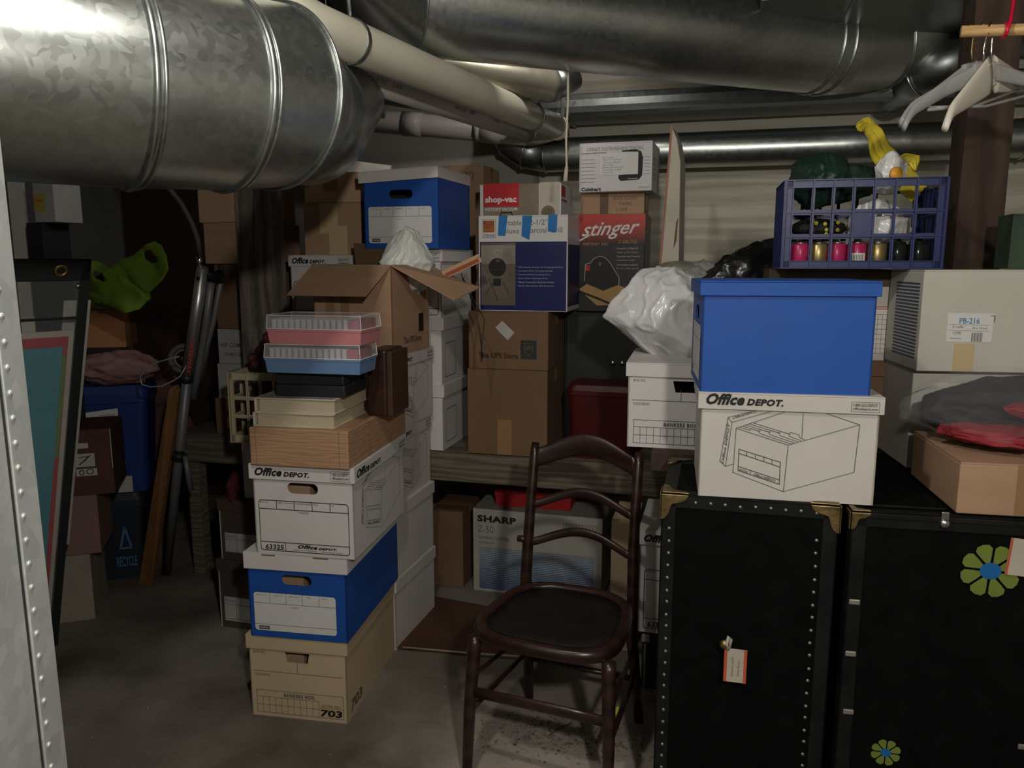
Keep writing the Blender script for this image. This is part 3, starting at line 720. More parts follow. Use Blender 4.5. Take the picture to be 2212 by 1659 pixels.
# white file boxes right of the post (column), brown cartons on top
z = SHZ
for k, lab in enumerate(('white file box on the shelf, bottom of the column right of the post', 'white file box in the middle of the column right of the post', 'white file box with printed lid, right of the post')):
    S = spec(629, None, 3.33, z, h=.27, w=.285, d=.38, zr=1.4)
    b = file_box('file_box', lab, 'box', S, WHITE, WHITE, 'slot' if k < 2 else None)
    if k == 2: od_end(b)
    z += .27
zc = z
S = spec(657, 780, 3.38, zc, h=1.722-zc, d=.27, yaw=-10); b = carton('carton', 'brown carton patched with pale tape, beside the blue upper file box', 'box', S, KRAFT, tape=False)
D = b.face('front'); D.rect('packing_tape', TAPE_L, b.w*.28, b.h*.42, b.w*.60, b.h-.002); D.rect('packing_tape', TAPE_L, b.w*.44, .002, b.w*.76, b.h*.56, 1); D.done(b.root)
S = spec(657, 778, 3.375, 1.722, h=.125, d=.27, yaw=-10); b = carton('carton', 'small brown carton with a tape strip, on the pale-taped carton', 'box', S, KRAFT_L, tape=False)
D = b.face('front'); D.rect('packing_tape', TAPE, b.w*.36, b.h*.4, b.w*.60, b.h-.002); D.done(b.root)
# loose white box lid lying tilted on top
lid = thing('box_lid', 'loose white cardboard box lid lying tilted on the small brown carton', 'lid', S['loc']+Vector((.02, .02, .135)), 30, rot=(math.radians(7), math.radians(3), math.radians(33)))
mb = MB(); wx, wy, hh = .15, .11, .055
mb.box(-wx, -wy, hh-.004, wx, wy, hh)
for a in ((-wx, -wy, 0, wx, -wy+.004, hh-.004), (-wx, wy-.004, 0, wx, wy, hh-.004), (-wx, -wy, 0, -wx+.004, wy, hh-.004), (wx-.004, -wy, 0, wx, wy, hh-.004)): mb.box(*a)
mb.build('lid_shell', WHITE2, lid)
MB().prism([(wx, -wy, 0), (wx+.05, -wy, -.012), (wx+.05, wy, -.012), (wx, wy, 0)], (0, 0, .003)).build('lid_flap', WHITE2, lid)

# column with the blue upper box
z = SHZ
for k, lab in enumerate(('white file box on the shelf, bottom of the column under the blue upper box', 'white file box in the middle of the column under the blue upper box', 'white file box directly under the blue upper file box')):
    S = spec(806, None, 3.215, z, h=.278, w=.30, d=.39, zr=1.4)
    b = file_box('file_box', lab, 'box', S, WHITE, WHITE, 'slot' if k < 2 else None, lidh=.052)
    if k == 2: od_end(b)
    else:
        D = b.face('right'); D.frame('printed_label', INK, .03, .03, .16, .17, .0022, .008); D.done(b.root)
    z += .278
zd = z
S = spec(787, 948, 3.17, zd, h=.292, yaw=-15, d=.39); b = file_box('file_box', 'blue file box with askew white lid and white label, top of the shelf column', 'box', S, BLUE, WHITE, content=DARK, hy=.74, over=.010, lidh=.045, liddrop=0)
b.lid.rotation_euler = (math.radians(.6), math.radians(-2.6), 0); b.lid.location = (.004, 0, .020)
staples_label(b, 'front', .018, .022, b.w-.03, .165)
BLUEBOX = b
# tall brown cartons behind
z = SHZ
for k, lab in enumerate(('brown carton on the shelf by the wall, bottom of the rear column', 'brown carton in the middle of the rear column by the wall', 'brown carton with handwriting, behind the blue upper file box')):
    S = spec(903, 1044, 3.83, z, h=.412, d=.28, zr=1.8); b = carton('carton', lab, 'box', S, KRAFT)
    if k == 2: D = b.face('front'); D.text('handwriting', INKG, '(8x12")', b.w*.48, b.h-.075, b.w*.86, b.h-.03, .1, .005); D.done(b.root)
    z += .412

# parcel-store cartons
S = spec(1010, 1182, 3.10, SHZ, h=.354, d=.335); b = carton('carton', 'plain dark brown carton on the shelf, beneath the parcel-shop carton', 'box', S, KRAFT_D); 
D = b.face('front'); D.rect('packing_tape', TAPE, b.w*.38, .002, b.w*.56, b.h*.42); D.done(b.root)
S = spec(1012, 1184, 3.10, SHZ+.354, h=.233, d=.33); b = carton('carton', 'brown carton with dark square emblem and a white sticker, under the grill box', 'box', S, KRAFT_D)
D = b.face('front'); D.text('printed_text', mat('brown_ink', (.05, .025, .012), .6, bump=0), 'The UPS Store', b.w*.13, .045, b.w*.63, .068, 0, .03)
D.rect('printed_emblem', mat('emblem_dark', (.03, .03, .028), .6, bump=0), b.w*.66, .045, b.w*.86, .120)
sq = [(b.w*.71, .108), (b.w*.81, .108), (b.w*.81, .075), (b.w*.76, .058), (b.w*.71, .075)]; D.line('printed_emblem', KRAFT_D, sq, .0016, 1, True); D.text('printed_emblem', KRAFT_D, 'UPS', b.w*.725, .08, b.w*.795, .098, 0, .02)
D.poly('paper_sticker', PAPER_D, [(b.w*.345, .168), (b.w*.43, .196), (b.w*.585, .150), (b.w*.50, .118)]); D.done(b.root)
GT = SHZ+.354+.233
# grill box
NAVY = mat('navy_print', (.008, .012, .085), .45, var=.15, vs=3, bump=.03); GWH = mat('glossy_white_card', (.60, .59, .57), .4, var=.03, bump=.03)
PAINT = mat('blue_masking_tape', (.02, .16, .42), .6, var=.1, bump=.1)
S = spec(1034, 1226, 3.11, GT, h=1.652-GT, d=.32); b = carton('grill_carton', 'white and navy charcoal grill carton with strips of blue tape, under the vacuum carton', 'box', S, GWH, tape=False)
w, h = b.w, b.h; D = b.face('front')
fx = lambda x: (x-278)/(1000-278)*w*1.0; fy = lambda y: (1-(y-770)/(1548-770))*h
D.rect('navy_panel', NAVY, fx(290), fy(1540), fx(1000)-.004, fy(982)); D.rect('photo_panel', mat('patio_photo', (.13, .10, .075), .5, var=.25, vs=8, bump=0), fx(300), fy(1500), fx(583), fy(990), 1)
D.rect('photo_panel', mat('patio_photo_top', (.24, .21, .17), .5, var=.3, vs=14, bump=0), fx(300), fy(1160), fx(583), fy(1010), 2)
def circ(cx, cy, rx, ry, n=28, a0=0, a1=360): return [(cx+rx*math.cos(math.radians(a0+(a1-a0)*k/n)), cy+ry*math.sin(math.radians(a0+(a1-a0)*k/n))) for k in range(n+(a1-a0 < 360))]
D.poly('grill_picture', INK, circ(fx(435), fy(1188), .036, .036), 3)
D.poly('grill_picture', mat('picture_grey', (.10, .10, .10), .4, bump=0), circ(fx(440), fy(1135), .010, .004), 4); D.rect('grill_picture', INK, fx(400), fy(1340), fx(465), fy(1280), 3)
for a_, c_ in (((395, 1320), (335, 1415)), ((365, 1280), (440, 1465)), ((480, 1310), (530, 1405))): D.line('grill_picture', INK, [(fx(a_[0]), fy(a_[1])), (fx(c_[0]), fy(c_[1]))], .0022, 3)
D.line('grill_picture', PAPER_D, [(fx(405), fy(1085)), (fx(400), fy(1055)), (fx(470), fy(1055)), (fx(468), fy(1085))], .0014, 3)
D.line('grill_picture', INKG, [(fx(340), fy(1205)), (fx(535), fy(1205))], .0010, 4)
D.rect('flame_picture', mat('flame_orange', (.32, .09, .03), .5, var=.4, vs=30, bump=0), fx(318), fy(905), fx(410), fy(810), 1); D.frame('flame_frame', INKG, fx(312), fy(948), fx(420), fy(800), .0012, .001)
D.text('printed_text', INKG, 'STERLING', fx(322), fy(942), fx(412), fy(918), 0, .01)
for s, x0, x1, y0, y1 in (('Portable', 445, 630, 850, 812), ('22-1/2"', 665, 838, 848, 805), ('Deluxe', 445, 612, 915, 872), ('Charcoal', 648, 830, 912, 870), ('Grill', 862, 955, 912, 868)):
    D.text('printed_text', INKG, s, fx(x0), fy(y0), fx(x1), fy(y1), 0, -.004)
D.poly('blue_tape_strip', PAINT, [(fx(440), fy(930)), (fx(500), fy(935)), (fx(520), fy(772)), (fx(448), fy(772))], 3)
D.poly('blue_tape_strip', PAINT, [(fx(632), fy(935)), (fx(695), fy(968)), (fx(718), fy(775)), (fx(640), fy(775))], 3)
D.poly('blue_tape_strip', PAINT, [(fx(842), fy(900)), (fx(912), fy(908)), (fx(918), fy(770)), (fx(846), fy(770))], 3)
for k, s in enumerate(('200 Square Inches of Cooking Surface', 'Comfort-Grip Carrying Handle', 'Chrome-Plated Cooking Grid', 'Easy-Clean Charcoal Grid', 'Black Porcelain Enamel Finish', 'Quick Disconnect Ash Receiver')):
    y = 1195+k*30; D.text('printed_bullets', PAPER_D, '* '+s, fx(592), fy(y), fx(592+10.4*len(s)), fy(y-14), 0, .0)
D.done(b.root)
D = b.face('right'); D.rect('side_print', NAVY, .01, .02, b.d-.01, h*.70); D.done(b.root)
# carton that carries the vacuum box, behind
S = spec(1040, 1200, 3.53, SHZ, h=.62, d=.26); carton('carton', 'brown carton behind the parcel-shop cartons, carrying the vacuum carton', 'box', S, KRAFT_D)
S = spec(1037, 1211, 3.50, SHZ+.62, h=zat(399, 3.50)-SHZ-.62, d=.27); b = carton('vacuum_carton', 'carton with red shop-vac logo and brown picture, behind the top of the grill carton', 'box', S, GWH, tape=False)
w, h = b.w, b.h; D = b.face('front'); fx = lambda x: (x-290)/(945-290)*w; k_ = 3.58/FPX/3.771; fy = lambda y: h-(y-520)*k_
D.rect('brown_picture', mat('sepia_photo', (.20, .155, .11), .5, var=.35, vs=5, bump=0), fx(318), fy(1200), fx(770), fy(522)); D.rect('pale_picture', mat('pale_photo', (.42, .38, .31), .5, var=.15, vs=6, bump=0), fx(775), fy(1200), fx(935), fy(515))
D.rect('red_logo_panel', RED, fx(322), fy(690), fx(612), fy(515), 1); D.text('printed_logo', PAPER, 'shop-vac', fx(335), fy(672), fx(592), fy(610), 0, .035, 2)
D.text('printed_text', PAPER, 'WET/DRY VACUUM', fx(330), fy(722), fx(598), fy(698), 0, .02, 2)
D.line('picture_detail', INK, [(fx(455), fy(775)), (fx(468), fy(735)), (fx(550), fy(735)), (fx(570), fy(775))], .005, 2); D.poly('picture_detail', mat('brown_wheel', (.12, .09, .06), .5, bump=0), circ(fx(845), fy(740), .03, .03), 2); D.line('picture_detail', KRAFT, circ(fx(845), fy(740), .022, .022), .002, 3, True); D.done(b.root)
D = b.face('right'); D.rect('red_logo_panel', RED, .008, h-.055, .09, h-.010); D.rect('red_stripe', RED, .01, h-.075, .13, h-.067); D.done(b.root)
# the 50 ct: cabinet carrying the stinger vacuum box
CAB = mat('dull_grey_metal', (.022, .023, .021), .5, .0, var=.15, vs=5, bump=.06)
S = spec(1216, 1475, 3.30, SHZ, h=.575, d=.36); b = Box('metal_cabinet', 'dark grey metal cabinet on the shelf under the black and red vacuum carton', 'cabinet', S); w, d, h = b.w, b.d, b.h
MB().box(-w/2, -d/2+.02, 0, w/2, d/2, h).build('cabinet_body', CAB, b.root, bev=.006)
MB().box(-w/2+.012, -d/2+.006, .015, w/2-.012, -d/2+.02, h-.02).build('door', CAB, b.root, bev=.003)
for x in (-.04, .0): MB().lathe([(.012, 0), (.012, .006), (.006, .010), (0, .011)], (x, -d/2+.006, h*.62), 16, (0, -1, 0)).build('door_knob', STEEL, b.root, True)
CT = SHZ+.575
RGRAD = mat('red_print', (.42, .028, .015), .4, var=.1, vs=3, bump=.02); BLKC = mat('black_print_card', (.018, .017, .016), .42, var=.2, bump=.02)
S = spec(1248, 1392, 3.27, CT, h=zat(464, 3.27)-CT, d=.26); b = carton('vacuum_carton', 'black and red stinger wet dry vacuum carton on the grey cabinet', 'box', S, BLKC, tape=False)
w, h = b.w, b.h; D = b.face('front'); fx = lambda x: (x-1085)/(1628-1085)*w; fy = lambda y: (1-(y-765)/(1550-765))*h
nst = 14
for k in range(nst):   # printed fade from red to black, part of the carton's artwork
    f = k/(nst-1); y0 = 765+k*245/nst; y1 = 765+(k+1)*245/nst; g = (1-f**1.6)
    D.rect('red_panel', mat('red_fade_%02d' % k, (.45*g+.012, .03*g+.008, .018*g+.007), .4, bump=0), fx(1085), fy(y1), fx(1628), fy(y0))
D.text('printed_logo', PAPER, 'stinger', fx(1115), fy(975), fx(1585), fy(835), .45, .012, 2, slope=.012)
D.line('printed_logo', PAPER, [(fx(1085), fy(980)), (fx(1180), fy(930))], .006, 2)
GOLD = mat('gold_ink', (.34, .20, .07), .5, bump=0)
D.text('printed_text', GOLD, 'WET/DRY VAC', fx(1125), fy(1012), fx(1340), fy(990), .3, .02, 2); D.text('printed_text', GOLD, '2 GAL/7.5L', fx(1415), fy(998), fx(1570), fy(968), .3, .02, 2)
for k, (s, y) in enumerate((('Powerful 1.5 Peak HP', 1045), ('Cleans up Wet Messes', 1078), ('Detaches into Powerful', 1108), ('Aspirateur a main', 1140), ('Accessories included', 1175), ('for car, home, garage', 1205))):
    D.text('printed_bullets', PAPER_D, s, fx(1405), fy(y), fx(1405+8.5*len(s)), fy(y-16), 0, 0, 2)
D.poly('vacuum_picture', INK, [(fx(x), fy(y)) for x, y in ((1170, 1320), (1150, 1250), (1200, 1190), (1215, 1130), (1265, 1095), (1310, 1105), (1350, 1150), (1425, 1280), (1420, 1335), (1300, 1365))], 2)
D.line('vacuum_picture', PAPER_D, [(fx(x), fy(y)) for x, y in ((1145, 1300), (1150, 1165), (1195, 1150), (1215, 1120), (1265, 1098), (1310, 1110), (1350, 1150), (1428, 1270), (1425, 1335))], .0022, 3)
D.poly('vacuum_picture', GOLD, [(fx(x), fy(y)) for x, y in ((1095, 1370), (1165, 1325), (1300, 1380), (1420, 1330), (1470, 1350), (1470, 1490), (1250, 1500), (1180, 1440))], 2)
D.line('vacuum_picture', INK, [(fx(x), fy(y)) for x, y in ((1165, 1300), (1090, 1340), (1100, 1385), (1250, 1440), (1400, 1500))], .009, 3)
D.poly('vacuum_picture', mat('picture_grey', (0, 0, 0)), circ(fx(1270), fy(1160), .006, .009), 4); D.rect('red_detail', RED, fx(1152), fy(1215), fx(1185), fy(1172), 4); D.done(b.root)
D = b.face('right'); D.text('printed_logo', PAPER_D, 's', .015, h*.74, .05, h*.84, .4, .01); D.rect('red_panel', mat('deep_red_print', (.16, .015, .01), .45, bump=0), .002, h*.86, b.d-.002, h-.008); D.done(b.root)
st = S['top']
S = spec(1254, 1392, 3.27, st, h=zat(418, 3.27)-st, d=.24, yaw=-14); b = carton('carton', 'shallow brown carton with handwriting, between the toaster carton and the black vacuum carton', 'box', S, KRAFT)
D = b.face('front'); D.rect('printed_strip', mat('brown_print', (.14, .075, .035), .6, bump=0), b.w*.31, .002, b.w*.44, b.h-.002)
for k in range(6): D.rect('printed_strip_mark', INKG, b.w*.325, .006+k*.013, b.w*.425, .009+k*.013, 1)
D.text('handwriting', INKG, 'BOOK ROUND', b.w*.52, b.h*.66, b.w*.88, b.h*.84, .1, 0); D.text('handwriting', INKG, 'TAPES', b.w*.60, b.h*.42, b.w*.80, b.h*.56, .1, 0); D.text('handwriting', INKG, '2 CASE', b.w*.56, b.h*.16, b.w*.74, b.h*.30, .1, 0); D.done(b.root)
st = S['top']
S = spec(1251, 1409, 3.22, st, h=zat(310, 3.22)-st, d=.25, yaw=-17); b = carton('toaster_carton', 'white toaster carton with black toaster picture, on top of the back column', 'box', S, mat('lilac_white_card', (.60, .57, .58), .5, var=.03, bump=.03), tape=False)
w, h = b.w, b.h; D = b.face('front'); fx = lambda x: (x-1098)/(1690-1098)*w; fy = lambda y: (1-(y-180)/(600-180))*h
D.text('printed_text', INKG, 'COMPACT TOASTER PEEKABOO TOASTING', fx(1160), fy(250), fx(1615), fy(222), 0, -.01)
D.text('printed_text', INK, 'Compact 2-Slice Toaster', fx(1115), fy(278), fx(1325), fy(262), 0, .02)
D.text('printed_logo', INK, 'Cuisinart', fx(1120), fy(592), fx(1282), fy(560), 0, .04)
D.poly('toaster_picture', INK, [(fx(x), fy(y)) for x, y in ((1445, 255), (1560, 248), (1600, 268), (1616, 320), (1612, 470), (1585, 505), (1440, 512), (1422, 490), (1422, 462), (1575, 452), (1578, 270), (1445, 265))])
D.rect('picture_highlight', PAPER_D, fx(1500), fy(497), fx(1580), fy(492), 2)
D.rect('white_note', PAPER, fx(1270), fy(458), fx(1578), fy(270), 1)
for k, (s, x1) in enumerate((('Pie Crusts', 1380), ('Paper Containers', 1445), ('1 Immersion Blender', 1440), ('Hand Mixer', 1385), ('Blender & 4 Attachm.', 1468), ('Two Coffee Grinder', 1448), ('Pan Lids', 1380))):
    D.text('handwriting', INKG, s, fx(1290), fy(316+k*21), fx(x1), fy(302+k*21), .3, -.01, 2)
for k in range(7): D.rect('small_print', INKG, fx(1118), fy(325+k*32), fx(1225+(k % 3)*8), fy(322+k*32))
for k in range(6): D.rect('small_print', INKG, fx(1625), fy(318+k*28), fx(1672), fy(315+k*28))
D.rect('small_print', INKG, fx(1580), fy(572), fx(1672), fy(568)); D.done(b.root)
D = b.face('right')
for k in range(5): D.rect('small_print', INKG, .03, h*.25+k*.02, .12, h*.25+k*.02+.002)
D.done(b.root)
# red tub in front of cabinet
S = spec(1222, 1372, 3.02, SHZ, h=.30, d=.2); b = Box('storage_tub', 'dark red plastic storage tub on the shelf beside the white file box', 'tub', S); w, d, h = b.w, b.d, b.h
REDP = mat('dark_red_plastic', (.06, .004, .004), .45, var=.1, bump=.05)
rc = lambda x, y, z: [Vector((p[0], p[1], z)) for p in rr_pts(-x, -y, x, y, .03)]
MB().loft([rc(w/2-.015, d/2-.015, 0), rc(w/2-.004, d/2-.004, h*.85)]).build('tub_body', REDP, b.root)
MB().loft([rc(w/2, d/2, h*.85), rc(w/2, d/2, h*.92), rc(w/2-.01, d/2-.01, h)]).build('tub_lid', REDP, b.root, bev=.003)

# leaning pale board, seen almost edge on
fb = thing('foam_board', 'tall narrow pale board standing on edge right of the toaster carton', 'board', P(1443, 600, 2.98))
q = lambda u, v, Y: P(u, v, Y)-fb.location
F_ = [q(1451, 272, 2.98), q(1463, 302, 2.98), q(1470, 350, 2.98), q(1466, 600, 2.98), q(1462, 998, 2.96), q(1410, 998, 2.96), q(1424, 600, 2.98)]
MB().prism(F_, Vector((.05, .14, 0))).build('board_panel', mat('pale_foam', (.50, .46, .37), .6, var=.12, vs=6, bump=.15, bs=12), fb, bev=.003)
MB().prism([F_[0]+Vector((-.004, -.002, 0)), F_[0]+Vector((.004, -.002, 0)), F_[6]+Vector((.004, -.002, 0)), F_[6]+Vector((-.004, -.002, 0))], Vector((0, .002, 0))).build('red_edge_tape', mat('faded_red', (.36, .16, .11), .6, bump=0), fb)
MB().prism([q(1461, 480, 2.975), q(1465, 470, 2.975), q(1461, 520, 2.975), q(1455, 535, 2.975)], Vector((0, .003, 0))).build('torn_patch', KRAFT_D, fb)

# ------------------------------------------------------------------ bench: white bankers box, bags, rear file boxes
S = spec(1356, None, 2.27, BZ, h=.257, w=.31, d=.39, yaw=-13); b = file_box('file_box', 'white file box with ruled grid on the dark bench, under the white plastic bag', 'box', S, WHITE, WHITE, 'trap', hy=.74, hw=.085, hh=.034, lidh=.042, hx=.56, content=DARK)
bankers_front(b); BB = b
def bs2(q):
    x, y, z_ = q
    if z_ < 0: x = x*(1-.35*(-z_)) + .30*(-z_)
    return Vector((x, y, z_))
SHEER = film('thin_white_film', (.80, .79, .78), .80, .22)
blob('plastic_bag', 'large white translucent plastic bag stuffed full, on the white file box', 'bag', P(1436, 682, 2.50), (.185, .15, .155), SHEER, 11, .15, 1.5, .7, sub=6, shape=bs2, facet=True)
blob('plastic_bag', 'grey translucent plastic bag behind the large white bag', 'bag', P(1505, 650, 2.86), (.13, .10, .16), mat('grey_film', (.30, .30, .27), .25, bump=.5, bs=20), 5, .2, 1.6, .8, sub=5, facet=True)
blob('plastic_bag', 'small dull pink and green bag peeking above the large white bag', 'bag', P(1470, 590, 2.9), (.10, .07, .045), mat('dusty_pink_film', (.24, .17, .15), .35, var=.3, col2=(.2, .24, .15), vs=5, bump=.4, bs=20), 8, .2, 2, .6, sub=4)
BBAG = mat('black_bag_plastic', (.012, .012, .012), .22, var=.1, bump=.5, bs=24)
blob('garbage_bag', 'shiny black garbage bag heaped left of the blue plastic crate', 'bag', P(1625, 640, 2.84), (.28, .15, .20), BBAG, 21, .24, 1.5, .8, sub=5, rot=(0, math.radians(-10), 0), facet=True)
# rear file boxes on the bench
BRL = mat('brown_worn_lid', (.10, .07, .045), .7, var=.3, vs=8, bump=.3)
S = spec(1660, 1930, 2.33, BZ+.001, h=.264, d=.36, zr=1.2, yaw=-15); S['w'] = S['w']; b = file_box('file_box', 'brown file box on the bench, mostly hidden behind the right stack', 'box', S, KRAFT_D, KRAFT_D, None)
S = spec(1662, 1926, 2.33, BZ+.265, h=1.449-BZ-.265, d=.36, zr=1.3, yaw=-15); b = file_box('file_box', 'white file box with worn brown lid and red stripe, under the blue plastic crate', 'box', S, WHITE2, BRL, None)
D = b.face('front'); w = b.w
for y in (.150, .156): D.rect('red_stripe', RED, 0.002, y, w-.002, y+.002)
for k in range(14): D.rect('printed_grid', INKG, w-.16+k*.0122, .02, w-.1592+k*.0122, .135) if w-.16+k*.0122 < w-.002 else None
for k in range(9): D.rect('printed_grid', INKG, w-.16, .02+k*.0143, w-.002, .0208+k*.0143)
D.done(b.root)

# ------------------------------------------------------------------ steamer trunks on the right
def trunk(name, label, S, rivets=True, right_rivets=True):
    b = Box(name, label, 'trunk', S); w, d, h = b.w, b.d, b.h
    MB().box(-w/2+.004, -d/2+.004, 0, w/2-.004, d/2-.004, h-.004).build('trunk_body', BLACKT, b.root, bev=.004)
    e = .034
    for nm, bx in (('edge_band', (-w/2, -d/2, 0, -w/2+e, -d/2+.005, h)), ('edge_band', (w/2-e, -d/2, 0, w/2, -d/2+.005, h)), ('edge_band', (-w/2, -d/2, h-e, w/2, -d/2+.006, h)),
                   ('edge_band', (-w/2, -d/2, h-.006, w/2, -d/2+e, h)), ('edge_band', (-w/2, -d/2+e, h-.006, -w/2+e, d/2, h)), ('edge_band', (w/2-e, -d/2+e, h-.006, w/2, d/2, h)), ('edge_band', (-w/2, d/2-e, h-.006, w/2, d/2, h)),
                   ('edge_band', (-w/2, -d/2, 0, -w/2+.006, -d/2+e, h)), ('edge_band', (w/2-.006, -d/2, 0, w/2, -d/2+e, h))):
        MB().box(*bx).build(nm, TRUNKTOP, b.root, bev=.002)
    return b
def corner_cap(b, sx, top=True, sy=-1, m=BRASS, r=.05):
    w, d, h = b.w, b.d, b.h; mb = MB()
    def lobe(O, U, V, N):
        O, U, V, N = map(Vector, (O, U, V, N)); pts = []
        for k in range(13):
            a = k/12*PI/2; rr = r*(1+.28*math.cos(4*a)); pts.append(O+U*(math.cos(a)*rr)+V*(math.sin(a)*rr)+N*.0015)
        mb.prism([O+N*.0015]+pts, N*.0035)
    z = h if top else 0; vz = -1 if top else 1
    lobe((sx*(w/2+.001), sy*d/2, z), (-sx, 0, 0), (0, 0, vz), (0, sy, 0))
    lobe((sx*w/2, sy*(d/2+.001), z), (0, -sy, 0), (0, 0, vz), (sx, 0, 0))
    if top: lobe((sx*(w/2), sy*(d/2), z), (-sx, 0, 0), (0, -sy, 0), (0, 0, 1))
    mb.build('corner_cap', m, b.root, bev=.0015)
TR1 = trunk('steamer_trunk', 'black upright steamer trunk with rows of round rivets, beside the wooden chair', spec(1430, 1815, 1.79, 0, h=.92, d=.34, zr=.92, yaw=-15))
for sx, sy in ((-1, -1), (1, -1), (-1, 1)): corner_cap(TR1, sx, True, sy)
corner_cap(TR1, -1, False, -1, r=.04); corner_cap(TR1, 1, False, -1, r=.04)
w, d, h = TR1.w, TR1.d, TR1.h
first = MB().lathe([(.0050, 0), (.0046, .0015), (.003, .0032), (0, .0038)], (0, 0, 0), 10, (0, -1, 0)).build('rivet', mat('dull_rivet_steel', (.26, .26, .25), .45, .9, bump=.1), TR1.root, True)
pos = [(-w/2+.020, h-.085-.0245*k*1.3) for k in range(27)] + [(w/2-.045, h-.085-.0245*k*1.3) for k in range(27)] + [(-w/2+.08+k*.034, h-.018) for k in range(9)]
for i, (x, z) in enumerate(pos):
    o = first if i == 0 else first.copy()
    if i: COL.objects.link(o); o.parent = TR1.root
    o.location = (x + rnd.uniform(-.001, .001), -d/2+.0002 if z < h-.04 else -d/2, z + rnd.uniform(-.002, .002))
# handle hanging + tag
tg = thing('luggage_tag', 'white paper luggage tag with orange-red edges tied to the riveted black trunk', 'tag', P(1588, 1438, 1.70))
tg.rotation_euler = (0, 0, math.radians(-15))
TAGP = mat('tag_paper', (.46, .41, .34), .6, bump=.04); TAGR = mat('tag_red', (.50, .09, .04), .6, bump=0)
tw, thh = .026, .042
MB().box(-tw, -.001, -thh, tw, .001, thh).build('tag_card', TAGP, tg)
for x0, x1 in ((-tw, -tw+.007), (tw-.007, tw)): MB().box(x0, -.0016, -thh, x1, -.0011, thh).build('red_edge', TAGR, tg)
D = Deco((-tw, -.001, -thh), (1, 0, 0), (0, 0, 1), (0, -1, 0)); D.text('handwriting', INKG, 'Steamer trunk', .022, .015, 0, 0, 0, -.01, rot=((0, .05), (-.006, 0))); D.text('handwriting', INKG, 'first floor', .036, .018, 0, 0, 0, -.01, rot=((0, .04), (-.006, 0))); D.done(tg)
MB().tube([(-.018, 0, thh-.004), (-.022, -.004, thh+.012), (-.018, -.001, thh+.03), (-.012, .003, thh+.022), (-.016, 0, thh)], .004, 8).build('string_loop', TAGP, tg, True)
MB().lathe([(.012, 0), (.012, .004), (.007, .009), (0, .010)], (-.026, .003, thh+.008), 16, (0, -1, 0)).build('brass_stud', BRASS, tg, True)
# second trunk
TR2 = trunk('steamer_trunk', 'black trunk with green flower decals at the right edge of the view', spec(1840, None, 1.665, 0, h=.915, w=.86, d=.64, zr=.9, yaw=-11))
corner_cap(TR2, -1, True, -1, r=.032); corner_cap(TR2, 1, True, -1)
w, d, h = TR2.w, TR2.d, TR2.h
MB().box(-w/2, -d/2-.0035, h-.012, w/2, -d/2, h).build('edge_band', TRUNKTOP, TR2.root, bev=.002)
MB().box(-w/2+.02, -d/2+.05, h, -w/2+.21, -d/2+.056, h+.004).build('edge_band', TRUNKTOP, TR2.root, bev=.001)
def local(b, p): return (Matrix.Rotation(-math.radians(b.S['yaw']), 4, 'Z') @ (Vector(p)-b.S['loc']))
def on_front(b, u, v):   # where the view line through a spot meets the front of the box
    th = math.radians(b.S['yaw']); nrm = Vector((math.sin(th), -math.cos(th), 0)); c = b.S['loc']+nrm*(b.d/2)
    r = ray(u, v); o = Vector((0, 0, H)); t = (c-o).dot(nrm)/r.dot(nrm); q = local(b, o+r*t); return q
for (u, v, nm, lab) in ((2040, 1122, 'lid_latch', None), (1842, 1299, 'side_clasp', None), (1832, 1536, 'side_clasp', None), (2210, 1612, 'side_clasp', None), (1816, 1409, 'side_clasp', None)):
    q = on_front(TR2, u, v); q.x = max(q.x, -w/2+.018)
    if nm == 'lid_latch':
        MB().lathe([(.011, 0), (.011, .006), (.008, .011), (0, .012)], (q.x, -d/2, q.z-.008), 16, (0, -1, 0)).build(nm, STEEL, TR2.root, True)
        MB().box(q.x-.008, -d/2-.006, q.z-.004, q.x+.008, -d/2, q.z+.018).build('latch_plate', STEEL, TR2.root, bev=.002)
    else:
        MB().box(q.x-.012, -d/2-.005, q.z-.0065, q.x+.012, -d/2, q.z+.0065).build(nm, mat('dull_nickel', (.34, .31, .26), .5, .6, bump=.1), TR2.root, bev=.0025)
PET = mat('petal_green_vinyl', (.155, .20, .035), .5, var=.08, vs=30, bump=.08); PC = mat('flower_blue_vinyl', (.01, .12, .34), .5, var=.05, bump=.05)
def flower(u, v, r, lab):
    q = on_front(TR2, u, v); th = math.radians(TR2.S['yaw'])
    loc = TR2.S['loc'] + Matrix.Rotation(th, 4, 'Z') @ Vector((q.x, -d/2-.0006, q.z))
    q_ = Vector((q.x, -d/2-.0006, q.z))
    D = Deco(q_, (1, 0, 0), (0, 0, 1), (0, -1, 0), .0004)
    for k in range(8):
        a = 2*PI*(k+.42)/8; pts = []
        for (rr, tt) in ((.28, -.5), (.55, -.78), (.80, -.80), (.95, -.55), (1.0, 0), (.95, .55), (.80, .80), (.55, .78), (.28, .5)):
            hw = math.tan(PI/8)*.94; lim = min(abs(tt)*1.12, 1)*hw*min(rr, .84)*(1 if tt > 0 else -1)
            pts.append((r*(rr*math.cos(a)-lim*math.sin(a)), r*(rr*math.sin(a)+lim*math.cos(a))))
        D.SEP = ('petal',); D.poly('petal', PET, pts)
    D.poly('flower_centre', PC, circ(0, 0, r*.35, r*.31), 1)
    e = bpy.data.objects.new('flower_decal', None); link(e, TR2.root); e.location = (0, 0, 0)
    e['label'] = lab; D.done(e)
flower(2139, 1233, .062, 'large green flower decal with blue centre'); flower(1913, 1625, .0335, 'small green flower decal with blue centre')
q = on_front(TR2, 2204, 1203)
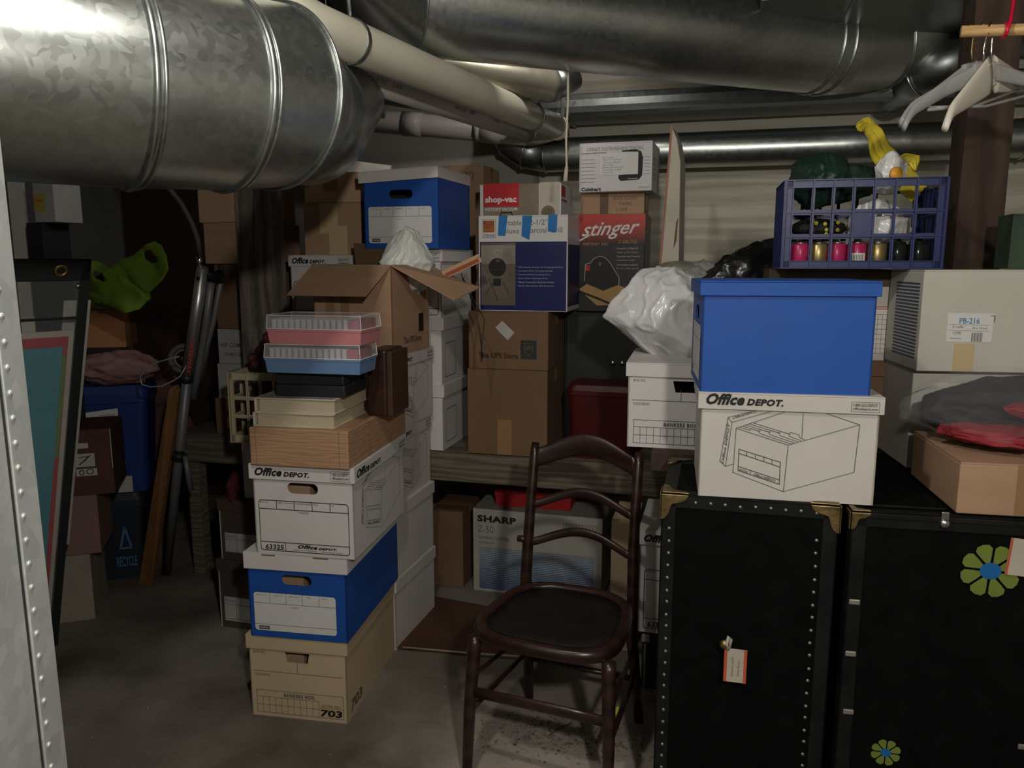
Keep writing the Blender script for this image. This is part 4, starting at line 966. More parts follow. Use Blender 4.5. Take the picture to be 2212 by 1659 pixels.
t2 = thing('paper_tag', 'cream paper tag with a red edge lying over the large flower decal', 'tag', TR2.S['loc']+Matrix.Rotation(math.radians(-11), 4, 'Z') @ Vector((q.x, -d/2-.004, q.z)), rot=(0, math.radians(4), math.radians(-11)))
MB().box(-.026, -.001, -.042, .05, .001, .042).build('tag_card', TAGP, t2); MB().box(-.026, -.0016, -.042, -.0215, -.0011, .042).build('red_edge', TAGR, t2)

# ------------------------------------------------------------------ right stack: white drawing box, blue box
S = spec(1508, 1886, 1.768, .921, h=1.173-.921, yaw=-11.5, zr=.93, d=.30)
R1 = file_box('file_box', 'large white file box with open-box drawing, on the riveted black trunk', 'box', S, WHITE2, WHITE2, None, over=.008, lidh=.040)
od_side(R1, 'front', INKG, True, .0013)
D = R1.face('front'); D.rect('edge_wear', mat('scuffed_card', (.42, .36, .27), .8, bump=.3), R1.w-.004, .002, R1.w-.001, .15); D.done(R1.root)
S = spec(1516, 1888, 1.765, 1.173, h=zat(606, 1.772)-1.173, yaw=-9.2, zr=1.30, d=.30)
R2_ = file_box('file_box', 'large plain blue file box on top of the white drawing box, right stack', 'box', S, BLUE, BLUE, 'slot', ('left',), over=.008, lidh=.034, hw=.09)
staples_label(R2_, 'left', .05, .02, R2_.d-.03, .150)

# ------------------------------------------------------------------ plastic crates
def crate(name, label, S, m, nx, nz, ny, group=None, solid=None, rib=.004, rim=.022, deep=.010, skip=()):
    b = Box(name, label, 'crate', S, group); w, d, h = b.w, b.d, b.h
    MB().box(-w/2+.003, -d/2+.003, 0, w/2-.003, d/2-.003, .004).build('crate_floor', m, b.root)
    for f, W_, n in (('front', w, nx), ('back', w, nx), ('left', d, ny), ('right', d, ny)):
        D = b.face(f); mb = MB()
        def bx(u0, v0, u1, v1, o0, o1):
            O, U, V, N = D.O, D.U, D.V, D.N
            mb.prism([O+U*u0+V*v0+N*o1, O+U*u1+V*v0+N*o1, O+U*u1+V*v1+N*o1, O+U*u0+V*v1+N*o1], -N*(o1-o0))
        for v0, v1 in ((0, rim), (h-rim, h)):
            bx(0, v0, W_, v1, -.006, -.003); 
        for v in (0.0, h-.003): bx(0, v, W_, v+.003, -.006, .005)
        bx(0, rim-.002, W_, rim, -.006, .002); bx(0, h-rim, W_, h-rim+.002, -.006, .002)
        for k in range(1, nz): v = rim+(h-2*rim)*k/nz; bx(.004, v-rib/2, W_-.004, v+rib/2, -.007, .001); bx(.004, v-.007, W_-.004, v+.007, -.007, -.0045)
        pw = .022
        for u in (0, W_-pw): bx(u, 0, u+pw, h, -.006, -.003); bx(u, 0, u+.003, h, -.006, .004); bx(u+pw-.003, 0, u+pw, h, -.006, .003)
        for k in range(1, n): u = pw+(W_-2*pw)*k/n; bx(u-rib/2, 0, u+rib/2, h, -.007, .0035); bx(u-.0045, rim, u+.0045, h-rim, -.007, -.0045)
        if f == 'front' and solid:
            i, j = solid; u0 = pw+(W_-2*pw)*i/n; u1 = pw+(W_-2*pw)*(i+1)/n; v0 = rim+(h-2*rim)*j/nz; v1 = rim+(h-2*rim)*(j+1)/nz; bx(u0, v0, u1, v1, -.006, -.003)
        mb.build('crate_side', m, b.root)
    return b
CBL = mat('navy_blue_plastic', (.013, .021, .10), .38, var=.06, bump=.05)
S = spec(1692, 2040, 2.165, 1.4525, h=zat(389, 2.165)-1.4525, yaw=-14, d=.26, zr=1.55)
BC = crate('milk_crate', 'dark blue plastic crate full of cans and rolled cloth, beside the dark post', S, CBL, 7, 3, 5, solid=(3, 1))
def inC(x, y, z): return Vector(BC.S['loc']) + Matrix.Rotation(math.radians(BC.S['yaw']), 4, 'Z') @ Vector((x, y, z))
w, d, h = BC.w, BC.d, BC.h
PINKC = mat('magenta_can', (.42, .02, .10), .3, var=.1, bump=0); GOLDC = mat('gold_can', (.36, .28, .12), .35, .7, bump=0); BLKB = mat('dark_bottle', (.012, .016, .013), .15, bump=0)
cans = [(-w/2+.050, .012, PINKC, 'pink can with gold bands at the left end of the blue crate'), (-w/2+.098, .012, GOLDC, 'gold can beside the pink ones in the blue crate'), (-w/2+.146, .013, PINKC, 'pink can in the blue crate, third from left'),
        (-w/2+.198, .013, PINKC, 'pink can with white barcode label in the blue crate'), (-w/2+.250, .012, GOLDC, 'gold topped can in the middle of the blue crate'), (-w/2+.300, .012, BLKB, 'dark bottle lying in the blue crate, right of the cans'), (-w/2+.352, .012, BLKB, 'dark bottle in the right corner of the blue crate')]
for i, (x, y, m, lab) in enumerate(cans):
    t_ = thing('spray_can' if m is not BLKB else 'dark_bottle', lab, 'can' if m is not BLKB else 'bottle', inC(x, -d/2+.042, .0045), -14, 'cans and bottles in the blue crate')
    r = .0258
    MB().lathe([(r-.003, 0), (r, .003), (r, .060), (r-.003, .064)], (0, 0, 0), 20).build('can_body' if m is not BLKB else 'bottle_body', m, t_, True)
    MB().lathe([(r-.003, .0645), (r-.005, .068), (.010, .071), (.009, .078), (0, .079)], (0, 0, 0), 16).build('cap', STEEL if m is not BLKB else m, t_, True)
    if m is PINKC and i == 3:
        lb = MB(); 
        pts = [(math.sin(a)*(r+.0004), -math.cos(a)*(r+.0004)) for a in [-.9+.15*k for k in range(13)]]
        for (xa, ya), (xb, yb) in zip(pts[:-1], pts[1:]): lb.poly([(xa, ya, .010), (xb, yb, .010), (xb, yb, .038), (xa, ya, .038)])
        lb.build('barcode_label', PAPER, t_)
        lb = MB()
        for k in range(8): a = -.6+.15*k; lb.poly([(math.sin(a)*(r+.0009), -math.cos(a)*(r+.0009), .015), (math.sin(a+.06)*(r+.0009), -math.cos(a+.06)*(r+.0009), .015), (math.sin(a+.06)*(r+.0009), -math.cos(a+.06)*(r+.0009), .034), (math.sin(a)*(r+.0009), -math.cos(a)*(r+.0009), .034)])
        lb.build('barcode_bars', INK, t_)
DGRN = mat('dark_green_nylon', (.010, .028, .020), .42, var=.3, vs=7, bump=.5, bs=22)
def roll_shape(q): return q
o = blob('rolled_tarp', 'dark green rolled nylon cloth bulging over the left end of the blue crate', 'cloth', inC(-w/2+.092, -.01, h+.002), (.082, .11, .085), DGRN, 31, .16, 2.0, .8, sub=5, facet=True)
o = blob('rolled_tarp', 'second dark green nylon roll lying right of the first in the blue crate', 'cloth', inC(-.025, .03, h+.0), (.105, .08, .058), DGRN, 33, .15, 1.6, .8, sub=5, rot=(0, math.radians(-18), 0), facet=True)
NAV = mat('black_yellow_cloth', (.012, .012, .012), .7, var=.1, bump=.3)
o = blob('dotted_cloth', 'black cloth with yellow dots stuffed in the blue crate', 'cloth', inC(-w/2+.10, -.035, .112), (.075, .06, .028), NAV, 35, .14, 2.0, .8, sub=4)
YD = mat('yellow_dot', (.40, .36, .05), .5, bump=0)
for k, (dx, dz) in enumerate(((-.03, .012), (-.005, .010), (.0, -.006), (.0, -.018), (.03, .014), (.03, -.006), (-.04, .018))):
    c = MB().lathe([(.006, 0), (.0055, .002), (0, .003)], (dx, -.066, dz), 12, (0, -1, 0)).build('yellow_dot', YD, o, True)
o = blob('plastic_bag', 'white plastic bag in the right half of the blue crate', 'bag', inC(.055, -.035, .112), (.095, .075, .075), SHEER, 41, .2, 1.7, .8, sub=5, facet=True)
o = blob('plastic_bag', 'knotted white plastic bag rising out of the blue crate before a yellow bag', 'bag', inC(.08, -.02, h+.022), (.045, .04, .064), SHEER, 43, .18, 1.8, .8, sub=5, facet=True)
YEL = mat('yellow_bag_film', (.62, .50, .045), .3, var=.12, vs=12, bump=.4, bs=30)
ORA = mat('orange_flower_print', (.68, .30, .02), .4, var=.1, bump=.05)
MB().lathe([(.019, 0), (.016, .004), (0, .006)], (-.002, -.043, -.006), 14, (0, -1, 0)).build('orange_print', ORA, o, True)
yb = thing('yellow_bag', 'bright yellow plastic bag with a curling handle sticking up from the blue crate', 'bag', inC(.06, .03, h-.02))
yy = lambda u, v, Y: P(u, v, Y)-yb.location
def ribbon(pts, ws, m, name, parent, thick=.002, nrm=Vector((0, -1, 0)), wig=.006, seed=1):
    "crumpled strip through pts with the given half widths"
    mb = MB(); rings = []; n = len(pts); out = []
    P_ = []; W_ = []
    for i in range(n-1):
        for k in range(4):
            f = k/4; P_.append(pts[i].lerp(pts[i+1], f)); W_.append(ws[i]*(1-f)+ws[i+1]*f)
    P_.append(pts[-1]); W_.append(ws[-1]); N_ = len(P_)
    for i in range(N_):
        t = (P_[min(i+1, N_-1)]-P_[max(i-1, 0)]).normalized(); sd = t.cross(nrm).normalized(); row = []
        for j in range(9):
            f = j/8*2-1; q = P_[i]+sd*W_[i]*f; q = q + nrm*(wig*math.cos(j*2.1+seed+i*.35)+wig*noise.noise(q*40)); row.append(q)
        back = [q - nrm*thick for q in row[::-1]]; rings.append(row+back)
    mb.loft(rings); return mb.build(name, m, parent, True)
ribbon([yy(1985, 420, 2.25), yy(1935, 370, 2.25), yy(1905, 330, 2.23), yy(1890, 290, 2.22), yy(1872, 268, 2.2), yy(1857, 274, 2.18), yy(1856, 283, 2.17)], [.03, .035, .03, .026, .020, .014, .008], YEL, 'bag_handle', yb)
ribbon([yy(1938, 390, 2.27), yy(1958, 352, 2.26), yy(1972, 345, 2.25), yy(1976, 368, 2.24)], [.035, .03, .02, .006], YEL, 'bag_corner', yb, seed=4)

CRM = mat('cream_plastic', (.50, .44, .30), .4, var=.05, bump=.05)

# ------------------------------------------------------------------ group behind and left of the front stack
S = spec(476, None, 2.95, 0, h=.292, w=.30, d=.245, zr=.1); 
DKB = mat('dark_brown_card', (.07, .05, .04), .7, var=.1, bump=.06)
def banded(S, lab):
    b = file_box('file_box', lab, 'box', S, DKB, DKB, None, over=.006, lidh=.05); D = b.face('front'); w, h = b.w, b.h-.05
    D.rect('paper_label', PAPER_D, .02, .03, w-.02, h*.55); D.line('label_lines', INKG, [(.02, h*.42), (w-.02, h*.42)], .0016); D.line('label_lines', INKG, [(.02, h*.16), (w-.02, h*.16)], .0016)
    D.line('label_lines', INKG, [(.075, .03), (.075, h*.55)], .0016); D.text('label_text', INKG, 'RECORDS', .024, h*.46, .07, h*.50); D.rect('white_edge', PAPER_D, .0, 0, .006, h); D.done(b.root)
    return b
banded(S, 'dark brown file box with grey label on the floor, left of the front stack'); z = .292
S = spec(476, None, 2.95, z, h=.252, w=.30, d=.245, zr=.4); b = banded(S, 'dark brown file box with ruled label, second from floor left of the front stack'); z += .252
S = spec(523, None, 2.95, z, h=.245, w=.235, d=.235, zr=.7); b = carton('carton', 'off-white carton under the cream plastic crate', 'box', S, WHITE2, tape=False); z += .245
blob('red_cloth', 'crumpled dark red cloth on the dark brown box, below the cream crate', 'cloth', P(508, 1040, 2.98)+Vector((0, 0, -.03)), (.032, .06, .07), mat('dark_red_cloth', (.07, .01, .012), .8, bump=.3), 51, .2, 2, .7, sub=4)
S = spec(496, None, 2.88, z, h=zat(803, 2.88)-z, w=.265, d=.24, zr=.9, yaw=-12)
CR = crate('milk_crate', 'cream plastic crate holding dark red dried flowers, left of the front stack', S, CRM, 4, 3, 3, rim=.03)
cc = CR.S['loc']; fl = thing('dried_flowers', 'bundle of dark red dried flower heads in the cream crate', 'flowers', cc+Vector((0, 0, .01)))
DRF = mat('dried_flower_red', (.085, .022, .022), .85, var=.5, vs=25, bump=.6, bs=60)
blob('flower_mass', '', '', (-.01, 0, .11), (.10, .095, .11), DRF, 61, .25, 3, .5, sub=4, parent=fl)
for k in range(26):
    a = rnd.uniform(0, 2*PI); r = rnd.uniform(0, .085); hz = .285+ .10*(1-r/.09)+rnd.uniform(-.02, .02)
    blob('flower_head', '', '', (r*math.cos(a)-.02, r*math.sin(a), hz), (.022, .022, .020), DRF, 70+k, .35, 4, .5, sub=2, parent=fl)

# ------------------------------------------------------------------ under the shelf
def sh_front(b):
    w, h = b.w, b.h; D = b.face('front')
    D.text('printed_logo', INK, 'SHARP', w*.035, h*.845, w*.345, h*.925, 0, .05, space=1.1); D.text('printed_text', INKG, 'Z-50', w*.04, h*.72, w*.165, h*.80, 0, -.01)
    D.text('printed_text', INKG, 'COMPACT COPIER', w*.045, h*.64, w*.29, h*.675, 0, .0); D.text('printed_text', INKG, 'COPIEUR', w*.045, h*.585, w*.17, h*.61)
    for k in range(5): x = w*(.71+.05*k); D.frame('handling_marks', INKG, x, h*.83, x+w*.04, h*.91, .0018, .002); D.line('handling_marks', INKG, [(x+w*.02, h*.85), (x+w*.02, h*.895)], .003)
    SB = mat('stripe_blue', (.05, .09, .20), .6, bump=0)
    for k in range(24): y = h*(.04+.0215*k); D.rect('printed_stripes', SB if k < 12 else INKB, w*.05, y, w*.94, y+h*.0145*(1.25-k*.035))
    D.done(b.root)
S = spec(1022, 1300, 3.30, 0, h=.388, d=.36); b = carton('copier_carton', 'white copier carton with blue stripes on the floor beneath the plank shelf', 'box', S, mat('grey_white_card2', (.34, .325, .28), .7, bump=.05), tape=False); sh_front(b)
S2 = spec(1070, 1232, 3.34, .388, h=.075, d=.2); b = Box('red_box', 'flat red box lying on the white copier carton', 'box', S2); w, d, h = b.w, b.d, b.h
MB().box(-w/2, -d/2, 0, w/2, d/2, h*.6).build('box_base', RED, b.root, bev=.002); MB().box(-w/2-.003, -d/2-.003, h*.6, w/2+.003, d/2+.003, h).build('box_lid', RED, b.root, bev=.002)
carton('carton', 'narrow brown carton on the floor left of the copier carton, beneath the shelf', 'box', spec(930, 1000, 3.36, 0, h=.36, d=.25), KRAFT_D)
o = MB().prism([PZ(856, 1402, .004), PZ(1016, 1413, .004), PZ(1180, 1420, .004), PZ(1150, 1330, .004), PZ(930, 1290, .004)], (0, 0, .008)).build('cardboard_sheet', mat('red_brown_board', (.075, .035, .02), .7, var=.2, bump=.1), None, bev=.001)
tag(o, 'flat brown board lying on the floor behind the chair', 'board')
o = MB().tube([PZ(870, 1398, .018), PZ(1016, 1411, .018), PZ(1175, 1421, .018)], .004, 8).build('thin_lath', mat('pale_lath', (.30, .24, .17), .6), None, True); tag(o, 'thin pale wooden lath along the front of the floor board', 'lath')
# boxes right of the chair under the bench
S = spec(1385, None, 2.44, 0, h=.235, w=.32, d=.36, zr=.1, yaw=-15); b = Box('low_cabinet', 'black low cabinet with pale metal strip, under the 63325 box by the trunk', 'cabinet', S); w, d, h = b.w, b.d, b.h
MB().box(-w/2, -d/2, 0, w/2, d/2, h).build('cabinet_body', BLACKP, b.root, bev=.003)
MB().box(.008-w/2, -d/2-.004, .03, .014-w/2, -d/2, h-.04).build('metal_strip', STEEL, b.root); MB().box(-w/2, -d/2-.003, h-.035, -w/2+.025, -d/2, h-.008).build('white_label', PAPER_D, b.root)
MB().box(-w/2, -d/2-.02, 0, w/2, -d/2, .03).build('base_board', mat('grey_plinth', (.2, .19, .17), .7), b.root)
S = spec(1381, None, 2.44, .236, h=.36, w=.32, d=.34, zr=.4, yaw=-15); b = file_box('file_box', 'white file box numbered 63325 between the chair and the riveted trunk', 'box', S, WHITE, WHITE, None, lidh=.05); od_end(b)
b2 = carton('carton', 'cream box on the floor behind the chair back, left of the white 63325 box', 'box', spec(1318, 1372, 2.76, 0, h=.52, d=.24), CREAM)

# ------------------------------------------------------------------ wooden chair
ch = thing('wooden_chair', 'old dark mahogany bentwood side chair with three arched back slats, centre of the floor', 'chair', (.148, 2.145, 0), -22)
zs = .458
def sx(s, f): return [Vector(p) for p in f(s)]
# seat ring and sunken panel
def seat_outline(k, zz, n=56):
    out = []
    for i in range(n):
        a = 2*PI*i/n; c, s_ = math.cos(a), math.sin(a); e = .62
        x = (abs(c)**e)*(1 if c > 0 else -1); y = (abs(s_)**e)*(1 if s_ > 0 else -1)
        wid = .226-.036*(y+1)/2; out.append(Vector((x*wid*k, -.038+y*.210*k, zz)))
    return out
o = MB().loft([seat_outline(1.0, zs-.03), seat_outline(1.02, zs-.015), seat_outline(1.0, zs), seat_outline(.97, zs+.004), seat_outline(.88, zs+.003), seat_outline(.86, zs-.004), seat_outline(.86, zs-.03), seat_outline(1.0, zs-.03)], cap=False).build('seat_frame', CHAIRW, ch, True)
MB().loft([seat_outline(.865, zs-.016), seat_outline(.865, zs-.006), seat_outline(.6, zs-.010), seat_outline(.2, zs-.013)]).build('seat', SEATW, ch, True)
for s in (-1, 1):
    pb = [(s*.190, .232, 0), (s*.183, .205, .15), (s*.172, .172, .32), (s*.176, .160, .45), (s*.172, .168, .58), (s*.170, .190, .72), (s*.169, .218, .86), (s*.169, .226, .897)]
    MB().tube(pb, [.015, .0165, .018, .019, .0175, .016, .0155, .012], 14).build('back_post', CHAIRW, ch, True)
    MB().tube([(s*.208, -.228, 0), (s*.204, -.215, .2), (s*.196, -.196, .40), (s*.194, -.19, .425)], [.0145, .017, .020, .020], 14).build('leg', CHAIRW, ch, True)
def slat(z0, rise, hh, th, end_h, name, yb):
    n = 24; rings = []
    for i in range(n+1):
        f = i/n*2-1; x = f*.163; z = z0 + rise*math.cos(f*PI/2)**1.3; y = yb + .028*(1-f*f); q = end_h+(hh-end_h)*math.cos(f*PI/2)
        rings.append([Vector((x, y+th*math.cos(a)*.5, z+q*math.sin(a)*.5)) for a in [2*PI*k/12 for k in range(12)]])
    MB().loft(rings).build(name, CHAIRW, ch, True)
slat(.850, .050, .072, .018, .060, 'top_rail', .214); slat(.702, .048, .032, .018, .028, 'back_slat', .186); slat(.582, .044, .030, .018, .028, 'back_slat', .168)
MB().tube([(-.175, .168, .588), (-.206, .164, .590)], [.012, .011], 10).build('rail_stub', CHAIRW, ch, True)
MB().tube([(-.202, -.213, .265), (-.07, -.222, .272), (.07, -.222, .272), (.202, -.213, .265)], .017, 12, flat=.45, up=(0, 0, 1)).build('front_stretcher', CHAIRW, ch, True)
for s in (-1, 1):
    MB().tube([(s*.205, -.212, .20), (s*.182, .203, .19)], .008, 10).build('side_stretcher', CHAIRW, ch, True)
    MB().tube([(s*.203, -.205, .30), (s*.177, .188, .27)], .007, 10).build('side_stretcher', CHAIRW, ch, True)
MB().tube([(-.184, .205, .16), (.184, .205, .16)], .009, 10).build('rear_stretcher', CHAIRW, ch, True)

# ------------------------------------------------------------------ white cartons, jacket bag on the second trunk
PBW = mat('grey_green_white_card', (.52, .50, .43), .65, var=.05, bump=.07, bs=10)
T2Z = .9195
def pb(S, lab, main):
    b = carton('carton', lab, 'box', S, PBW, tape=False); w, d, h = b.w, b.d, b.h
    if main:
        D = b.face('front'); cx = lambda x: (x-450)/2.592/390*w*1.03+.003; k_ = 1.98/FPX/2.592; cy = lambda y: (640-y)*k_+.0
        D.rect('paper_label', PAPER, cx(615), cy(470), cx(905), cy(310)); D.line('label_lines', INKG, [(cx(885), cy(322)), (cx(912), cy(325)), (cx(910), cy(355))], .0016, 1)
        D.text('label_title', mat('sky_blue_ink', (.05, .22, .42), .6, bump=0), 'PB-216', cx(690), cy(368), cx(818), cy(336), 0, .01)
        for s, x0, y0, x1, y1 in (('2 rolls', 648, 392, 715, 378), ('10 x 14 yd', 775, 402, 865, 386), ('12785', 655, 428, 708, 412), ('Heavy Duty', 640, 456, 712, 446)): D.text('label_text', INKG, s, cx(x0), cy(y0), cx(x1), cy(y1), 0, 0)
        for k in range(12): D.rect('barcode_bars', INKG, cx(775+k*6), cy(468), cx(775+k*6+(2 if k % 3 else 4)), cy(418), 1)
        D.line('label_lines', INKG, [(cx(625), cy(372)), (cx(880), cy(376))], .0006, 1); D.line('label_lines', INKG, [(cx(625), cy(405)), (cx(880), cy(410))], .0006, 1)
        D.rect('packing_tape', TAPE_L, cx(672), .002, cx(800), cy(480)); D.done(b.root)
    D = b.face('left')
    for k in range(22 if main else 0): D.rect('printed_stripes', mat('navy_stripe', (.06, .075, .13), .6, bump=0), .06, .03+k*(h-.06)/22, d-.02, .03+k*(h-.06)/22+.005)
    D.done(b.root)
    return b
S = spec(1968, None, 2.02, T2Z, h=.27, w=.37, d=.24, yaw=-8, zr=1.1); pb(S, 'lower white carton on the decal trunk, behind the bagged jacket', False)
S = spec(1987, None, 1.985, T2Z+.27, h=1.4515-T2Z-.27, w=.37, d=.25, yaw=-8, zr=1.3); pb(S, 'white carton with PB-216 label, topmost by the dark post', True)
BK1 = spec(2068, None, 1.640, T2Z, h=.118, w=.33, d=.325, yaw=-11, zr=.95); b = carton('carton', 'low brown carton on the decal trunk, under the bagged jacket', 'box', BK1, KRAFT, tape=False)
D = b.face('front'); D.rect('packing_tape', TAPE, .115, .002, .18, b.h-.002); D.done(b.root)
JB = mat('black_jacket_cloth', (.018, .018, .020), .75, var=.3, vs=12, bump=.3); JR = mat('red_jacket_cloth', (.26, .018, .028), .7, var=.2, vs=10, bump=.3)
jk = thing('folded_jacket', 'red and black jacket folded inside a clear plastic bag on the low brown carton', 'jacket', P(2150, 985, 1.80))
jz = BK1['top']-jk.location.z
blob('jacket_body', '', '', (-.01, .03, jz+.080), (.17, .12, .078), JB, 81, .16, 1.5, .7, sub=5, parent=jk, facet=True)
blob('red_panel', '', '', (-.01, -.02, jz+.036), (.165, .125, .030), JR, 82, .14, 1.5, .7, sub=5, parent=jk, facet=True)
blob('red_sleeve', '', '', (.06, -.085, jz+.088), (.13, .05, .020), JR, 83, .14, 1.5, .7, sub=5, parent=jk, rot=(0, .2, 0), facet=True)
o = blob('plastic_bag', 'clear plastic bag wrapped around the folded red and black jacket', 'bag', jk.location+Vector((-.01, .005, jz+.088)), (.215, .165, .105), film('clear_film', (.7, .7, .7), .065, .09), 85, .14, 1.5, .8, sub=5, facet=True)
b = carton('carton', 'dark green carton at the right edge, on the white PB-216 carton', 'box', spec(2181, None, 2.15, 1.452, h=.15, w=.2, d=.12, zr=1.5), mat('dark_green_card', (.04, .07, .04), .6, var=.3, bump=.05), tape=False)

# ------------------------------------------------------------------ sheet metal ducts and pipes overhead
def circ_ring(c, nrm, R, seg=56, up=Vector((0, 0, 1)), sq=0.0, sx=1.0):
    nrm = Vector(nrm).normalized(); u = nrm.cross(up).normalized(); w = u.cross(nrm); out = []
    for k in range(seg):
        a = 2*PI*k/seg; x, y = math.cos(a), math.sin(a)
        if sq: e = 1-sq; x = math.copysign(abs(x)**e, x); y = math.copysign(abs(y)**e, y)
        out.append(Vector(c)+(u*x*sx+w*y)*R)
    return out
def az(deg, el=0): a = math.radians(deg); e = math.radians(el); return Vector((math.sin(a)*math.cos(e), math.cos(a)*math.cos(e), math.sin(e)))
# furnace plenum at the left edge
pl = thing('furnace_plenum', 'tall galvanised furnace casing with riveted corner seam at the left edge', 'furnace', (0, 0, 0))
TILT = Matrix.Translation((-.612, .95, 1.47)) @ Matrix.Rotation(math.radians(-.4), 4, 'Y')
# local: x toward the left, y toward the viewer along the face, face looks to +x
MB().box(-.60, -.95, -1.47, -.003, -.004, .97, TILT).build('casing', GALV_L, pl, bev=.003)
MB().box(-.003, -.95, -1.47, .0, -.046, .97, TILT).build('side_panel', GALV_L, pl, bev=.001)
MB().box(-.006, -.043, -1.47, .004, .0, .97, TILT).build('corner_seam', GALV_L, pl, bev=.0015)
MB().box(-.002, -.047, -1.47, .0008, -.043, .97, TILT).build('seam_groove', mat('seam_shadow_gap', (.03, .03, .03), .6, bump=0), pl)
first = None
for k in range(54):
    if first is None:
        first = MB().lathe([(.0042, 0), (.0036, .0016), (0, .0026)], (0, 0, 0), 8, (1, 0, 0)).build('button_punch', GALV_L, pl, True); o = first
    else: o = first.copy(); COL.objects.link(o); o.parent = pl
    o.location = TILT @ Vector((.004, -.034, -.9+k*.031))
# big round duct that leaves it
dl = thing('round_duct', 'large round galvanised duct with raised seam rings crossing the upper left', 'duct', (0, 0, 0))
R_ = .2
st_ = [(PF(-10, 141, 1.36)-az(48)*.22, az(48)), (PF(265, 179, 1.50), az(48)), (PF(478, 203, 1.64), az(40)), (PF(590, 210, 1.75), az(29))]
rgs = []
c0, n0 = st_[0]; rgs = [circ_ring(c0, n0, R_)]
for (c, n) in st_[1:]: rgs.append(circ_ring(c, n, R_))
sec = [MB().loft([rgs[0], [a.lerp(b, .5) for a, b in zip(rgs[0], rgs[1])], rgs[1]], cap=False).build('duct_section', GALV, dl, True),
       MB().loft([rgs[1], [a.lerp(b, .5) for a, b in zip(rgs[1], rgs[2])], rgs[2]], cap=False).build('elbow_gore', GALV, dl, True),
       MB().loft([rgs[2], rgs[3]], cap=False).build('elbow_gore', GALV, dl, True)]
pB = PF(600, 214, 1.95); rB = circ_ring(pB, az(4), R_*.94)
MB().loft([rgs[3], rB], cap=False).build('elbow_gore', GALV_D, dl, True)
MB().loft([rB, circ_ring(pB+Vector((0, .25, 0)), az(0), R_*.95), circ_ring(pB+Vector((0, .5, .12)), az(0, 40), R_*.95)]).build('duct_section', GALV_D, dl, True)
for i in (1, 2): 
    c, n = st_[i]
    MB().ring(c, n, R_+.002, .006, 72, 8, 1.2).build('seam_ring', GALV, dl, True); MB().ring(c+n.normalized()*.016, n, R_, .004, 72, 8, 1.2).build('seam_ring', GALV, dl, True)
c, n = st_[3]; MB().ring(c, n, R_+.004, .004, 72, 8, 1.0).build('seam_ring', GALV, dl, True)
r_ = ray(437, 158); q = PF(437, 158, 1.425)
MB().lathe([(.006, 0), (.006, .004), (.0035, .006), (0, .0065)], q, 10, -r_).build('sheet_screw', STEEL, dl, True)

# main trunk duct overhead
md = thing('round_duct', 'long round galvanised trunk duct running overhead to an elbow at upper right', 'duct', (0, 0, 0))
RM_ = .176; zc_ = 2.318; A_ = Vector((-.22, 2.70, zc_)); dv = Vector((1.43, .53, 0)).normalized()
pS = A_ - dv*.10; pE = Vector((1.30, 3.265, zc_))
L = (pE-pS).length
MB().loft([circ_ring(pS+dv*L*k/8, dv, RM_, 64) for k in range(9)], cap=False).build('duct_section', GALV, md, True)
# squashed transition on the left end
tr = []
for k in range(6):
    f = k/5; tr.append(circ_ring(pS-dv*.30*f+Vector((0, -.10*f, .11*f)), (dv+Vector((0, -.2*f, .4*f))).normalized(), RM_*(1+.35*f), 64, sq=.55*f, sx=1+.9*f))
MB().loft(tr, cap=False).build('transition_piece', GALV_D, md, True)
MB().ring(pS, dv, RM_+.001, .004, 72).build('seam_ring', GALV_D, md, True)
for f in (0, .030): MB().ring(pE-dv*(.11-f*0)+dv*f*0 if f == 0 else pE-dv*.055, dv, RM_+.002, .0055, 72).build('seam_ring', GALV, md, True)
# elbow gores turning up and to the right
def rot_dir(d, deg, axis): return (Matrix.Rotation(math.radians(deg), 3, axis) @ d)
side = dv.cross(Vector((0, 0, 1))).normalized(); rp = circ_ring(pE, dv, RM_, 64)
for c_, ang, rr in ((P(1902, 97, 3.35), 10, 1.0), (P(1992, 62, 3.37), 42, 1.06), (P(2052, -30, 3.40), 72, 1.06)):
    nd = rot_dir(dv, ang, side); u0 = circ_ring(c_, nd, RM_*rr, 64)
    MB().loft([rp, u0], cap=False).build('elbow_gore', GALV, md, True); MB().ring(c_, nd, RM_*rr+.002, .005, 72).build('seam_ring', GALV, md, True); rp = u0

# rectangular supply duct at top right, and flat sheet metal ducts behind
def rduct(name, label, x0, y0, z0, x1, y1, z1, m, bev=.01):
    r_ = thing(name, label, 'duct', (0, 0, 0)); MB().box(x0, y0, z0, x1, y1, z1, RM).build('duct_body', m, r_, bev=bev)
    MB().box(x0+.3, y0-.004, z0-.004, x0+.318, y1+.004, z1, RM).build('seam_strip', m, r_, bev=.002); return r_
a1 = RXY(P(1750, 8, 2.3)); 
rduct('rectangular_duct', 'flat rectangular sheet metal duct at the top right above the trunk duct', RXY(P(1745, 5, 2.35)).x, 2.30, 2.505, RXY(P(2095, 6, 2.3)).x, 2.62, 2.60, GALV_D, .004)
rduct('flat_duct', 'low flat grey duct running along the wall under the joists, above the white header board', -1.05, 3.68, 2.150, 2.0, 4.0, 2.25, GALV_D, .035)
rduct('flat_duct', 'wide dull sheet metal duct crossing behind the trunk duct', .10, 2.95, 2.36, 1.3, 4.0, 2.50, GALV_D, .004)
hd = MB().box(-.78, BY-.07, 2.085, XR, BY-.022, 2.34, RM).build('trim_20', mat('whitewashed_header', (.50, .47, .39), .75, var=.12, vs=4, bump=.2, stretch=(.4, 1, 3))); hd['kind'] = 'structure'
